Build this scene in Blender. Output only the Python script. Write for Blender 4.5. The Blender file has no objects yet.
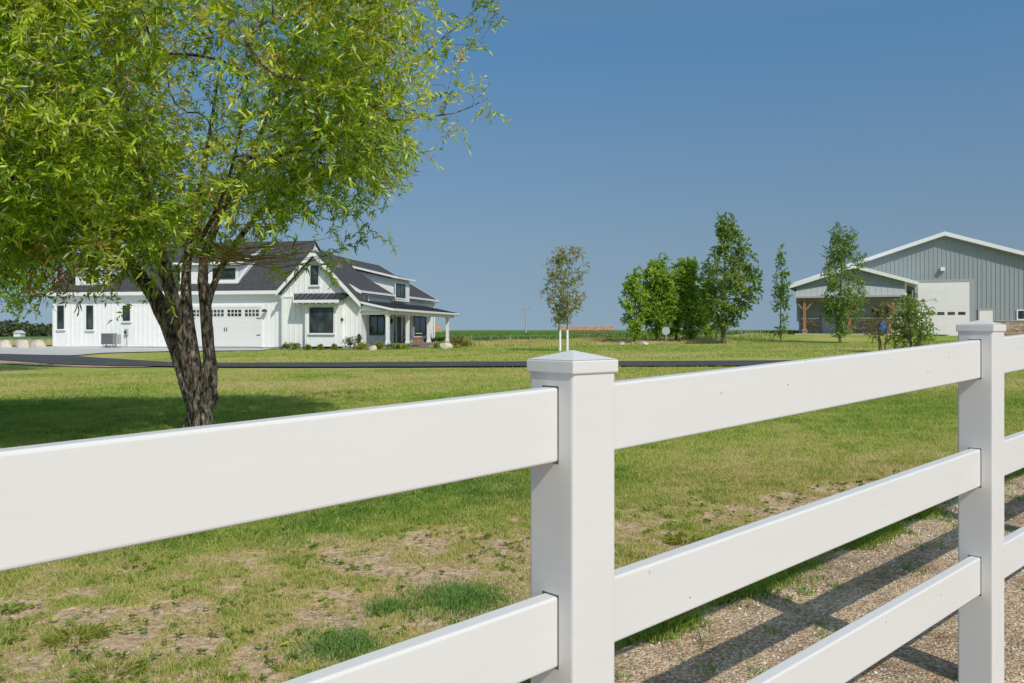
import bpy, bmesh, math, random
import numpy as np
from mathutils import Vector, Matrix
rng = np.random.default_rng(7); random.seed(7)
scene = bpy.context.scene
col = scene.collection
F = 851.0; Y0 = 331.0; EYE = 1.48

# ------------------------------------------------------------------ terrain
FD = np.array([math.sin(.8352434), math.cos(.8352434)])       # fence direction
FN = np.array([-FD[1], FD[0]])                                # away from the camera
FC = np.array([.12083, 1.6769])                               # near corner of first post
def sstep(a, b, x):
    t = np.clip((x - a) / (b - a), 0, 1); return t * t * (3 - 2 * t)
def T(x, y):
    x = np.asarray(x, float); y = np.asarray(y, float)
    xc = np.clip(x, -60, 60)
    plane = .0126 * xc + .00762 * np.clip(y, -20, 80)
    far = np.interp(y, [0, 100, 200, 400, 600, 900, 3500], [.6, .65, .88, 1.38, 1.95, 1.5, -6])
    far = far - 1.4 * sstep(20, 110, -x) * sstep(70, 200, y)
    w = sstep(62, 110, y)
    z = plane * (1 - w) + far * w
    z = z + .36 * np.exp(-(((x - 22) / 9) ** 2 + ((y - 62) / 7) ** 2))
    z = z + .26 * np.exp(-(((x + 31) / 9) ** 2 + ((y - 58) / 7) ** 2))
    z = z + .13 * sstep(3, 13, y)
    s = (x - FC[0]) * FD[0] + (y - FC[1]) * FD[1]; p = (x - FC[0]) * FN[0] + (y - FC[1]) * FN[1]
    z = z + .02 * np.clip(s, -2, 6) * np.exp(-(p / 5) ** 2) * np.exp(-(np.clip(np.abs(s) - 6, 0, 99) / 6) ** 2)
    return z
def ground_at(px, py):
    """world point where the sight line through a picture point meets the terrain"""
    lo = 1.0; prev = 1.0
    Z = 1.0
    while Z < 900:
        h = EYE - (py - Y0) * Z / F
        if h <= float(T((px - 512) * Z / F, Z)): break
        prev = Z; Z *= 1.01
    a, b = prev, Z
    for _ in range(30):
        m = (a + b) / 2
        if EYE - (py - Y0) * m / F <= float(T((px - 512) * m / F, m)): b = m
        else: a = m
    return ((px - 512) * a / F, a)
def at(px, Z): return ((px - 512) * Z / F, Z)

def vnoise(x, y, seed=0):
    xi = np.floor(x).astype(np.int64); yi = np.floor(y).astype(np.int64)
    fx = x - xi; fy = y - yi; fx = fx * fx * (3 - 2 * fx); fy = fy * fy * (3 - 2 * fy)
    def h(a, b):
        n = (a * 374761393 + b * 668265263 + seed * 1274126177) & 0xffffffff
        n = ((n ^ (n >> 13)) * 1274126177) & 0xffffffff
        return ((n ^ (n >> 16)) & 0xffff) / 65535.0
    return (h(xi, yi) * (1 - fx) + h(xi + 1, yi) * fx) * (1 - fy) + (h(xi, yi + 1) * (1 - fx) + h(xi + 1, yi + 1) * fx) * fy
def fbm(x, y, seed=0, o=4):
    v = 0; a = .5; t = 0
    for i in range(o):
        v = v + a * vnoise(x * 2 ** i + 13.7 * i, y * 2 ** i - 7.1 * i, seed + i); t += a; a *= .55
    return v / t

PATCH = [(340, 606, .50, .16), (175, 640, .32, .12), (455, 552, .45, .2), (190, 575, .3, .14), (668, 530, .42, .22),
         (420, 585, .3, .15), (90, 655, .3, .1), (30, 590, .3, .12), (250, 668, .3, .1), (500, 600, .3, .15), (470, 640, .25, .1), (600, 545, .4, .2)]
PATCHW = [(ground_at(a, b), r * 1.0, w) for a, b, r, w in PATCH]
def dirt(x, y):
    """0 = closed turf, 1 = bare earth"""
    edge = 6.2 + .30 * x + .7 * (fbm(x * .9, y * .9, 5) - .5)
    band = sstep(.5, -.5, y - edge)
    n = fbm(x * 2.3, y * 2.3, 11, 5)
    n2 = fbm(x * 7, y * 7, 12, 3)
    d = band * sstep(.41, .57, n * .72 + n2 * .28 + .035)
    for (p, r, w) in PATCHW:
        g = np.exp(-((x - p[0]) ** 2 + ((y - p[1]) * 1.25) ** 2) / r ** 2)
        d = np.maximum(d, sstep(.38, .90, g * .70 + 2.1 * (n * .6 + n2 * .4 - .44)) )
    thin = sstep(.55, .75, fbm(x * 1.2 + 3, y * 1.2, 31)) * .5 * sstep(15, 8, y)
    return np.clip(np.maximum(d, thin), 0, 1)
def lush_and_shade(x, y):
    v = .46 + .85 * (fbm(x * .35, y * .35, 3) - .5) + .5 * (fbm(x * 1.6, y * 1.6, 9) - .5)
    belt = np.exp(-((y - (7.3 + .25 * x)) / 1.1) ** 2) * sstep(1.4, -.5, x)
    v = v + .38 * belt - .10 * sstep(1, 5, x) * sstep(12, 6, y) + .0 * y
    v = v - .14 * sstep(12, 20, y) + .08 * sstep(34, 45, y)
    v = v - .18 * sstep(.3, -.6, y - (6.3 + .3 * x))
    v = v + .22 * np.exp(-(((x + 6) / 5.5) ** 2 + ((y - 14) / 3.6) ** 2))  # greener where the willow's shadow lands, its shade tint put into the grass colour
    return np.clip(v, 0, 1)

# ------------------------------------------------------------------ materials
def new_mat(name):
    m = bpy.data.materials.new(name); m.use_nodes = True
    nt = m.node_tree; b = nt.nodes['Principled BSDF']
    return m, nt, b
def N(nt, t, **kw):
    n = nt.nodes.new(t)
    for k, v in kw.items():
        if k in n.inputs: n.inputs[k].default_value = v
        else: setattr(n, k, v)
    return n
def ramp(nt, stops, fac):
    r = nt.nodes.new('ShaderNodeValToRGB')
    while len(r.color_ramp.elements) < len(stops): r.color_ramp.elements.new(.5)
    for e, (p, c) in zip(r.color_ramp.elements, stops): e.position = p; e.color = (*c, 1)
    nt.links.new(fac, r.inputs[0]); return r
def mat(name, c, rough=.6, var=.15, scale=8, bump=.0, bscale=60, metal=0, spec=.5, c2=None, stretch=None):
    m, nt, b = new_mat(name)
    tc = N(nt, 'ShaderNodeTexCoord'); mp = N(nt, 'ShaderNodeMapping'); nt.links.new(tc.outputs['Object'], mp.inputs[0])
    if stretch: mp.inputs['Scale'].default_value = stretch
    n = N(nt, 'ShaderNodeTexNoise', Scale=scale, Detail=6.0, Roughness=.6); nt.links.new(mp.outputs[0], n.inputs['Vector'])
    lo = tuple(v * (1 - var) for v in c); hi = c2 or tuple(min(1, v * (1 + var)) for v in c)
    r = ramp(nt, [(.3, lo), (.7, hi)], n.outputs[0]); nt.links.new(r.outputs[0], b.inputs['Base Color'])
    b.inputs['Roughness'].default_value = rough; b.inputs['Metallic'].default_value = metal
    b.inputs['Specular IOR Level'].default_value = spec
    if bump:
        n2 = N(nt, 'ShaderNodeTexNoise', Scale=bscale, Detail=5.0); nt.links.new(mp.outputs[0], n2.inputs['Vector'])
        bp = N(nt, 'ShaderNodeBump', Strength=bump, Distance=.02); nt.links.new(n2.outputs[0], bp.inputs['Height'])
        nt.links.new(bp.outputs[0], b.inputs['Normal'])
    return m
M = {}
M['trim'] = mat('white_painted_trim', (.80, .80, .79), .5, .04)
M['siding'] = mat('white_board_siding', (.83, .83, .81), .6, .04, 3)
M['soffit'] = mat('soffit_white', (.75, .76, .77), .6, .03)
M['garage'] = mat('garage_door_paint', (.74, .73, .70), .5, .04)
M['black'] = mat('black_metal', (.02, .022, .025), .45, .2)
M['dkframe'] = mat('dark_window_frame', (.03, .035, .035), .5, .2)
M['conc'] = mat('concrete', (.50, .49, .46), .85, .12, 1.2, .25, 30)
M['found'] = mat('foundation_concrete', (.36, .35, .33), .9, .15, 5)
M['deck'] = mat('porch_deck', (.26, .21, .18), .7, .15, 6)
M['wood'] = mat('cedar_post', (.33, .17, .09), .7, .25, 3, .2, 40, stretch=(6, 6, .6))
M['steel'] = mat('grey_ribbed_steel', (.305, .345, .355), .5, .05, .8)
M['lsteel'] = mat('pale_grey_steel', (.38, .41, .41), .45, .05, 2)
M['dsteel'] = mat('grey_trim_steel', (.36, .38, .385), .5, .05, 2)
M['wdoor'] = mat('white_sectional_door', (.82, .81, .78), .5, .03, 2)
M['ac'] = mat('air_unit_casing', (.23, .25, .25), .6, .15, 9)
M['boulder'] = mat('pale_boulder', (.55, .49, .40), .9, .3, 3, .7, 9)
M['mulch'] = mat('mulch', (.12, .07, .045), .95, .4, 20, .5, 40)
M['straw'] = mat('straw_bales', (.50, .33, .19), .9, .3, 2, .4, 8)
M['redbrown'] = mat('rust_red_board', (.30, .10, .06), .8, .3, 2)
M['pole'] = mat('weathered_pole', (.32, .30, .27), .9, .2, 6)
M['signback'] = mat('bare_sign_back', (.40, .41, .42), .4, .06, 6)
M['blue'] = mat('blue_tarp', (.02, .12, .50), .5, .25, 5, .3, 12)
M['guard'] = mat('white_trunk_guard', (.82, .81, .79), .6, .04, 6)
M['wire'] = mat('galvanised_wire', (.30, .30, .29), .6, .1)
M['terra'] = mat('orange_fabric', (.35, .16, .08), .8, .2)
M['yellow'] = mat('yellow_leaf', (.70, .66, .03), .6, .1, 40)
M['stem'] = mat('green_stem', (.10, .16, .04), .7, .2)

def vinyl():
    m, nt, b = new_mat('white_vinyl')
    tc = N(nt, 'ShaderNodeTexCoord')
    n = N(nt, 'ShaderNodeTexNoise', Scale=1.6, Detail=7.0, Roughness=.65); 
    mp = N(nt, 'ShaderNodeMapping'); mp.inputs['Scale'].default_value = (1, 1, 5); nt.links.new(tc.outputs['Object'], mp.inputs[0]); nt.links.new(mp.outputs[0], n.inputs['Vector'])
    r = ramp(nt, [(.3, (.685, .675, .655)), (.7, (.715, .705, .685))], n.outputs[0])
    v = N(nt, 'ShaderNodeTexVoronoi', Scale=9.0); nt.links.new(tc.outputs['Object'], v.inputs['Vector'])
    r2 = ramp(nt, [(.0, (.45, .42, .38)), (.022, (.62, .6, .57)), (.045, (1, 1, 1))], v.outputs['Distance'])
    mx = N(nt, 'ShaderNodeMix', data_type='RGBA', blend_type='MULTIPLY'); mx.inputs[0].default_value = .8
    nt.links.new(r.outputs[0], mx.inputs[6]); nt.links.new(r2.outputs[0], mx.inputs[7]); nt.links.new(mx.outputs[2], b.inputs['Base Color'])
    b.inputs['Roughness'].default_value = .42; b.inputs['Specular IOR Level'].default_value = .4
    n2 = N(nt, 'ShaderNodeTexNoise', Scale=7.0, Detail=3.0); nt.links.new(mp.outputs[0], n2.inputs['Vector'])
    bp = N(nt, 'ShaderNodeBump', Strength=.05, Distance=.01); nt.links.new(n2.outputs[0], bp.inputs['Height']); nt.links.new(bp.outputs[0], b.inputs['Normal'])
    return m
M['vinyl'] = vinyl()
M['slot'] = mat('dark_slot_edge', (.10, .10, .10), .8, .2)
def glass(name='window_glass', c=(.035, .05, .05)):
    m, nt, b = new_mat(name)
    tc = N(nt, 'ShaderNodeTexCoord'); n = N(nt, 'ShaderNodeTexNoise', Scale=1.3, Detail=3.0); nt.links.new(tc.outputs['Object'], n.inputs['Vector'])
    r = ramp(nt, [(.4, tuple(v * .5 for v in c)), (.65, tuple(v * 2 for v in c))], n.outputs[0]); nt.links.new(r.outputs[0], b.inputs['Base Color'])
    b.inputs['Roughness'].default_value = .08; b.inputs['Specular IOR Level'].default_value = .35
    return m
M['glass'] = glass()
def shingle():
    m, nt, b = new_mat('dark_asphalt_shingles')
    tc = N(nt, 'ShaderNodeTexCoord')
    n = N(nt, 'ShaderNodeTexNoise', Scale=5.0, Detail=6.0, Roughness=.7); nt.links.new(tc.outputs['Object'], n.inputs['Vector'])
    w = N(nt, 'ShaderNodeTexWave', Scale=2.2, Distortion=.4, bands_direction='Z'); nt.links.new(tc.outputs['Object'], w.inputs['Vector'])
    r = ramp(nt, [(.3, (.032, .032, .035)), (.7, (.085, .083, .085))], n.outputs[0])
    r2 = ramp(nt, [(.0, (.6, .6, .6)), (.25, (1, 1, 1))], w.outputs[0])
    mx = N(nt, 'ShaderNodeMix', data_type='RGBA', blend_type='MULTIPLY'); mx.inputs[0].default_value = .6
    nt.links.new(r.outputs[0], mx.inputs[6]); nt.links.new(r2.outputs[0], mx.inputs[7]); nt.links.new(mx.outputs[2], b.inputs['Base Color'])
    b.inputs['Roughness'].default_value = .9; return m
M['shingle'] = shingle()
M['mroof'] = mat('dark_standing_seam_metal', (.035, .037, .042), .4, .15, 3)
M['wroof'] = mat('pale_ribbed_roof_steel', (.62, .63, .62), .5, .06, 1)
def stone():
    m, nt, b = new_mat('brown_ledge_stone')
    tc = N(nt, 'ShaderNodeTexCoord'); mp = N(nt, 'ShaderNodeMapping'); mp.inputs['Scale'].default_value = (1, 1, 2); nt.links.new(tc.outputs['Object'], mp.inputs[0])
    v = N(nt, 'ShaderNodeTexVoronoi', Scale=3.2); nt.links.new(mp.outputs[0], v.inputs['Vector'])
    r = ramp(nt, [(0, (.22, .15, .10)), (.5, (.42, .31, .21)), (1, (.60, .50, .37))], v.outputs['Color'])
    e = N(nt, 'ShaderNodeTexVoronoi', Scale=3.2, feature='DISTANCE_TO_EDGE'); nt.links.new(mp.outputs[0], e.inputs['Vector'])
    r2 = ramp(nt, [(0, (.35, .33, .3)), (.06, (1, 1, 1))], e.outputs[0])
    mx = N(nt, 'ShaderNodeMix', data_type='RGBA', blend_type='MULTIPLY'); mx.inputs[0].default_value = 1
    nt.links.new(r.outputs[0], mx.inputs[6]); nt.links.new(r2.outputs[0], mx.inputs[7]); nt.links.new(mx.outputs[2], b.inputs['Base Color'])
    bp = N(nt, 'ShaderNodeBump', Strength=.6, Distance=.05); nt.links.new(e.outputs[0], bp.inputs['Height']); nt.links.new(bp.outputs[0], b.inputs['Normal'])
    b.inputs['Roughness'].default_value = .9; return m
M['stone'] = stone()
def asphalt():
    m, nt, b = new_mat('asphalt')
    tc = N(nt, 'ShaderNodeTexCoord')
    n = N(nt, 'ShaderNodeTexNoise', Scale=.7, Detail=8.0, Roughness=.65); nt.links.new(tc.outputs['Object'], n.inputs['Vector'])
    r = ramp(nt, [(.3, (.042, .042, .044)), (.7, (.075, .075, .077))], n.outputs[0]); nt.links.new(r.outputs[0], b.inputs['Base Color'])
    n2 = N(nt, 'ShaderNodeTexNoise', Scale=60.0, Detail=3.0); nt.links.new(tc.outputs['Object'], n2.inputs['Vector'])
    bp = N(nt, 'ShaderNodeBump', Strength=.5, Distance=.02); nt.links.new(n2.outputs[0], bp.inputs['Height']); nt.links.new(bp.outputs[0], b.inputs['Normal'])
    b.inputs['Roughness'].default_value = .85; return m
M['asphalt'] = asphalt()
def bark(name, a, c, sc=1.0, bump=1.0):
    m, nt, b = new_mat(name)
    tc = N(nt, 'ShaderNodeTexCoord'); mp = N(nt, 'ShaderNodeMapping'); mp.inputs['Scale'].default_value = (sc, sc, sc * .28); nt.links.new(tc.outputs['Object'], mp.inputs[0])
    n = N(nt, 'ShaderNodeTexNoise', Scale=22.0, Detail=7.0, Roughness=.7, Distortion=.6); nt.links.new(mp.outputs[0], n.inputs['Vector'])
    r = ramp(nt, [(.43, a), (.52, tuple((p + q) / 2 for p, q in zip(a, c))), (.61, c)], n.outputs[0]); nt.links.new(r.outputs[0], b.inputs['Base Color'])
    bp = N(nt, 'ShaderNodeBump', Strength=bump, Distance=.03); nt.links.new(n.outputs[0], bp.inputs['Height']); nt.links.new(bp.outputs[0], b.inputs['Normal'])
    b.inputs['Roughness'].default_value = .95; b.inputs['Specular IOR Level'].default_value = .2
    return m
M['bark'] = bark('furrowed_bark', (.035, .026, .022), (.46, .35, .28))
M['bark2'] = bark('young_bark', (.10, .08, .06), (.22, .18, .14), 2)

def foliage(name, stops, trans=.35, rough=.5):
    """leaf material: colour picked per leaf by the 'tint' attribute"""
    m = bpy.data.materials.new(name); m.use_nodes = True; nt = m.node_tree
    b = nt.nodes['Principled BSDF']; out = nt.nodes['Material Output']
    a = N(nt, 'ShaderNodeAttribute', attribute_name='tint')
    r = ramp(nt, stops, a.outputs['Fac']); nt.links.new(r.outputs[0], b.inputs['Base Color'])
    b.inputs['Roughness'].default_value = rough; b.inputs['Specular IOR Level'].default_value = .35
    t = N(nt, 'ShaderNodeBsdfTranslucent'); hs = N(nt, 'ShaderNodeHueSaturation', Saturation=1.1, Value=1.35); hs.inputs['Hue'].default_value = .49
    nt.links.new(r.outputs[0], hs.inputs['Color']); nt.links.new(hs.outputs[0], t.inputs['Color'])
    mx = N(nt, 'ShaderNodeMixShader'); mx.inputs[0].default_value = trans
    nt.links.new(b.outputs[0], mx.inputs[1]); nt.links.new(t.outputs[0], mx.inputs[2]); nt.links.new(mx.outputs[0], out.inputs[0])
    return m
M['willow'] = foliage('willow_leaves', [(0, (.06, .14, .012)), (.32, (.16, .30, .02)), (.56, (.40, .54, .035)), (.86, (.68, .74, .09)), (.90, (.62, .70, .45)), (.97, (.66, .70, .50)), (1, (.55, .36, .10))], .36, .36)
M['leafA'] = foliage('poplar_leaves', [(0, (0.126, 0.238, 0.028)), (.6, (0.280, 0.434, 0.049)), (1, (0.476, 0.588, 0.084))], .35)
M['leafB'] = foliage('dark_poplar_leaves', [(0, (0.098, 0.182, 0.042)), (.6, (0.196, 0.308, 0.070)), (1, (0.336, 0.420, 0.098))], .3)
M['leafC'] = foliage('bronze_green_leaves', [(0, (.13, .14, .035)), (.6, (.24, .24, .06)), (1, (.36, .27, .09))], .35)
M['leafE'] = foliage('olive_sapling_leaves', [(0, (.16, .19, .05)), (.6, (.32, .36, .10)), (1, (.52, .36, .14))], .4)
M['leafD'] = foliage('bush_leaves', [(0, (.10, .17, .03)), (.6, (.22, .32, .05)), (1, (.38, .44, .09))], .35)
M['leafY'] = foliage('yellow_green_leaves', [(0, (.16, .20, .02)), (1, (.34, .36, .05))], .3)
M['leafW'] = foliage('far_wood_leaves', [(0, (.05, .075, .03)), (1, (.10, .13, .05))], .2)
GR = [(0, (.58, .49, .23)), (.25, (.46, .45, .12)), (.5, (.33, .42, .065)), (.75, (.21, .34, .045)), (1, (.11, .24, .03))]
M['grass'] = foliage('grass_blades', GR, .3, .6)
M['weeds'] = foliage('tall_dry_weeds', [(0, (.72, .58, .32)), (.35, (.60, .54, .22)), (.7, (.36, .42, .10)), (.93, (.22, .36, .07)), (1, (.60, .22, .10))], .35, .7)
M['crop'] = foliage('crop_leaves', [(0, (.08, .18, .03)), (1, (.20, .32, .06))], .25)
M['tuft'] = foliage('tuft_blades', [(0, (.10, .22, .04)), (.7, (.22, .36, .08)), (1, (.50, .48, .25))], .25)

def ground_mat():
    m, nt, b = new_mat('lawn_and_soil')
    L = nt.links.new
    tc = N(nt, 'ShaderNodeTexCoord')
    al = N(nt, 'ShaderNodeAttribute', attribute_name='lush_and_shade'); ad = N(nt, 'ShaderNodeAttribute', attribute_name='dirt')
    n1 = N(nt, 'ShaderNodeTexNoise', Scale=5.0, Detail=9.0, Roughness=.75); L(tc.outputs['Object'], n1.inputs['Vector'])
    n0 = N(nt, 'ShaderNodeTexNoise', Scale=.22, Detail=6.0, Roughness=.6); L(tc.outputs['Object'], n0.inputs['Vector'])
    def math(op, a, b_, c=None):
        q = N(nt, 'ShaderNodeMath', operation=op)
        for i, v in enumerate((a, b_, c)):
            if v is None: continue
            if isinstance(v, (int, float)): q.inputs[i].default_value = v
            else: L(v, q.inputs[i])
        return q.outputs[0]
    s = math('MULTIPLY_ADD', n1.outputs[0], .9, -.45); s = math('ADD', s, al.outputs['Fac'])
    s0 = math('MULTIPLY_ADD', n0.outputs[0], 1.0, -.5); s = math('ADD', s, s0)
    gc = ramp(nt, [(p, tuple(v * .82 for v in c)) for p, c in GR], s)
    n2 = N(nt, 'ShaderNodeTexNoise', Scale=26.0, Detail=10.0, Roughness=.8); L(tc.outputs['Object'], n2.inputs['Vector'])
    dc = ramp(nt, [(.36, (.17, .11, .065)), (.49, (.50, .355, .215)), (.66, (.84, .67, .45))], n2.outputs[0])
    f = math('MULTIPLY_ADD', n1.outputs[0], .9, -.45); f = math('ADD', f, ad.outputs['Fac'])
    fr = ramp(nt, [(.12, (0, 0, 0)), (.6, (1, 1, 1))], f)
    mx = N(nt, 'ShaderNodeMix', data_type='RGBA'); L(fr.outputs[0], mx.inputs[0]); L(gc.outputs[0], mx.inputs[6]); L(dc.outputs[0], mx.inputs[7]); L(mx.outputs[2], b.inputs['Base Color'])
    n3 = N(nt, 'ShaderNodeTexNoise', Scale=30.0, Detail=6.0, Roughness=.7); L(tc.outputs['Object'], n3.inputs['Vector'])
    bp = N(nt, 'ShaderNodeBump', Strength=.8, Distance=.02); L(n3.outputs[0], bp.inputs['Height']); L(bp.outputs[0], b.inputs['Normal'])
    b.inputs['Roughness'].default_value = .95; b.inputs['Specular IOR Level'].default_value = .15
    return m
M['ground'] = ground_mat()
def gravel_mat(name='gravel', k=1.0, warm=1.0):
    m, nt, b = new_mat(name); L = nt.links.new
    tc = N(nt, 'ShaderNodeTexCoord')
    v = N(nt, 'ShaderNodeTexVoronoi', Scale=85.0); L(tc.outputs['Object'], v.inputs['Vector'])
    n = N(nt, 'ShaderNodeTexNoise', Scale=2.5, Detail=9.0, Roughness=.7); L(tc.outputs['Object'], n.inputs['Vector'])
    r = ramp(nt, [(0, (.17 * k, .11 * k, .068 * k)), (.5, (.41 * k, .295 * k, .19 * k)), (1, (.62 * k, .52 * k, .385 * k))], v.outputs['Color'])
    r2 = ramp(nt, [(.36, (.50, .44, .37)), (.5, (.85, .81, .75)), (.66, (1.15, 1.12, 1.05))], n.outputs[0])
    mx = N(nt, 'ShaderNodeMix', data_type='RGBA', blend_type='MULTIPLY'); mx.inputs[0].default_value = 1
    L(r.outputs[0], mx.inputs[6]); L(r2.outputs[0], mx.inputs[7]); L(mx.outputs[2], b.inputs['Base Color'])
    bp = N(nt, 'ShaderNodeBump', Strength=.9, Distance=.01); bp.invert = True; L(v.outputs['Distance'], bp.inputs['Height'])
    bp2 = N(nt, 'ShaderNodeBump', Strength=.8, Distance=.03); L(n.outputs[0], bp2.inputs['Height']); L(bp.outputs[0], bp2.inputs['Normal']); L(bp2.outputs[0], b.inputs['Normal'])
    b.inputs['Roughness'].default_value = .95; return m
M['gravel'] = gravel_mat('gravel', 1.5); M['gravel2'] = gravel_mat('dirt_shoulder', 1.4)
M['pebble'] = foliage('pebbles', [(0, (.20, .16, .13)), (.5, (.48, .40, .32)), (1, (.80, .75, .68))], 0.0, .9)
M['field'] = mat('crop_field_green', (.10, .19, .04), .95, .2, .05)

# ------------------------------------------------------------------ mesh helpers
class MB:
    def __init__(s): s.v = []; s.f = []
    def box(s, x0, x1, y0, y1, z0, z1):
        x0, x1 = min(x0, x1), max(x0, x1); y0, y1 = min(y0, y1), max(y0, y1); z0, z1 = min(z0, z1), max(z0, z1)
        n = len(s.v); s.v += [(x0, y0, z0), (x1, y0, z0), (x1, y1, z0), (x0, y1, z0), (x0, y0, z1), (x1, y0, z1), (x1, y1, z1), (x0, y1, z1)]
        s.f += [tuple(n + i for i in q) for q in ((3, 2, 1, 0), (4, 5, 6, 7), (0, 1, 5, 4), (1, 2, 6, 5), (2, 3, 7, 6), (3, 0, 4, 7))]; return s
    def prism(s, poly, d):
        """closed polygon (3-D points) swept along d"""
        n = len(s.v); k = len(poly); d = Vector(d)
        s.v += [tuple(p) for p in poly] + [tuple(Vector(p) + d) for p in poly]
        s.f += [tuple(range(n, n + k)), tuple(range(n + 2 * k - 1, n + k - 1, -1))]
        for i in range(k): j = (i + 1) % k; s.f.append((n + i, n + j, n + k + j, n + k + i))
        return s
    def beam(s, a, b, w, h):
        a = Vector(a); b = Vector(b); d = (b - a).normalized()
        side = d.cross(Vector((0, 0, 1)))
        if side.length < 1e-4: side = Vector((1, 0, 0))
        side.normalize(); up = side.cross(d).normalized()
        q = [a + side * w / 2 * i + up * h / 2 * j for i, j in ((-1, -1), (1, -1), (1, 1), (-1, 1))]
        return s.prism(q, b - a)
    def tube(s, pts, rad, n=8, cap=True, jit=0):
        pts = [Vector(p) for p in pts]
        base = len(s.v); up = Vector((.3, .9, .1)).normalized()
        for i, p in enumerate(pts):
            d = (pts[min(i + 1, len(pts) - 1)] - pts[max(i - 1, 0)]).normalized()
            a = d.cross(up)
            if a.length < .05: a = d.cross(Vector((1, 0, 0)))
            a.normalize(); b = a.cross(d).normalized(); r = rad[i] if hasattr(rad, '__len__') else rad
            for k in range(n):
                t = 2 * math.pi * k / n; rr = r * (1 + (jit * (random.random() - .5) if jit else 0))
                s.v.append(tuple(p + a * math.cos(t) * rr + b * math.sin(t) * rr))
        for i in range(len(pts) - 1):
            for k in range(n):
                k2 = (k + 1) % n
                s.f.append((base + i * n + k, base + i * n + k2, base + (i + 1) * n + k2, base + (i + 1) * n + k))
        if cap:
            s.f.append(tuple(base + k for k in reversed(range(n)))); e = base + (len(pts) - 1) * n
            s.f.append(tuple(e + k for k in range(n)))
        return s
    def build(s, name, m, parent=None, bevel=0, smooth=False, seg=2):
        me = bpy.data.meshes.new(name); me.from_pydata(s.v, [], s.f)
        bm = bmesh.new(); bm.from_mesh(me)
        bmesh.ops.recalc_face_normals(bm, faces=bm.faces)
        if bevel: bmesh.ops.bevel(bm, geom=[e for e in bm.edges if e.is_manifold and e.calc_face_angle(0) > .5], offset=bevel, segments=seg, affect='EDGES', profile=.5)
        bm.to_mesh(me); bm.free()
        if smooth: me.polygons.foreach_set('use_smooth', [True] * len(me.polygons))
        me.materials.append(m); o = bpy.data.objects.new(name, me); col.objects.link(o)
        if parent is not None: o.parent = parent
        return o
def box(*a): return MB().box(*a)
def np_mesh(name, V, Fc, m, parent=None, attrs=None, smooth=False):
    """V (n,3), Fc (k,3) or (k,4)"""
    V = np.ascontiguousarray(V, np.float32); Fc = np.ascontiguousarray(Fc, np.int32); k = Fc.shape[1]
    me = bpy.data.meshes.new(name); me.vertices.add(len(V)); me.vertices.foreach_set('co', V.ravel())
    me.loops.add(Fc.size); me.loops.foreach_set('vertex_index', Fc.ravel())
    me.polygons.add(len(Fc)); me.polygons.foreach_set('loop_start', np.arange(0, Fc.size, k, dtype=np.int32))
    me.update(calc_edges=True)
    if smooth: me.polygons.foreach_set('use_smooth', np.ones(len(Fc), bool))
    for a, d in (attrs or {}).items():
        at_ = me.attributes.new(a, 'FLOAT', 'POINT'); at_.data.foreach_set('value', np.ascontiguousarray(d, np.float32))
    me.materials.append(m); o = bpy.data.objects.new(name, me); col.objects.link(o)
    if parent is not None: o.parent = parent
    return o
def tag(o, label=None, cat=None, group=None, kind=None):
    if label: o['label'] = label
    if cat: o['category'] = cat
    if group: o['group'] = group
    if kind: o['kind'] = kind
    return o
def empty(name, loc, rz=0, **kw):
    o = bpy.data.objects.new(name, None); col.objects.link(o); o.location = loc; o.rotation_euler = (0, 0, rz)
    o.empty_display_size = .3
    return tag(o, **kw)
def sheet(name, A, B, m, off=.012, nu=None, nv=12, jag=0, **kw):
    """ground sheet between two polylines A and B of (x, y)"""
    def res(P, n):
        P = np.array(P, float); d = np.r_[0, np.cumsum(np.hypot(*np.diff(P, axis=0).T))]; t = np.linspace(0, d[-1], n)
        return np.c_[np.interp(t, d, P[:, 0]), np.interp(t, d, P[:, 1])]
    nu = nu or 120; a = res(A, nu); b = res(B, nu)
    if jag:
        nrm = (b - a) / np.linalg.norm(b - a, axis=1)[:, None]
        t = np.arange(nu); a = a + nrm * (jag * (fbm(t * .35, t * 0, 77) - .5) * 2)[:, None]; b = b + nrm * (jag * (fbm(t * .35, t * 0 + 9, 78) - .5) * 2)[:, None]
    w = np.linspace(0, 1, nv)[:, None, None]; P = a[None] * (1 - w) + b[None] * w
    x = P[..., 0].ravel(); y = P[..., 1].ravel(); V = np.c_[x, y, T(x, y) + off]
    i = np.arange((nv - 1) * nu).reshape(nv - 1, nu)[:, :-1].ravel(); Fc = np.c_[i, i + 1, i + nu + 1, i + nu]
    e1 = V[Fc[0][1]] - V[Fc[0][0]]; e2 = V[Fc[0][3]] - V[Fc[0][0]]
    if np.cross(e1, e2)[2] < 0: Fc = Fc[:, ::-1]
    return tag(np_mesh(name, V, Fc, m, smooth=True), **kw)

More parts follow.
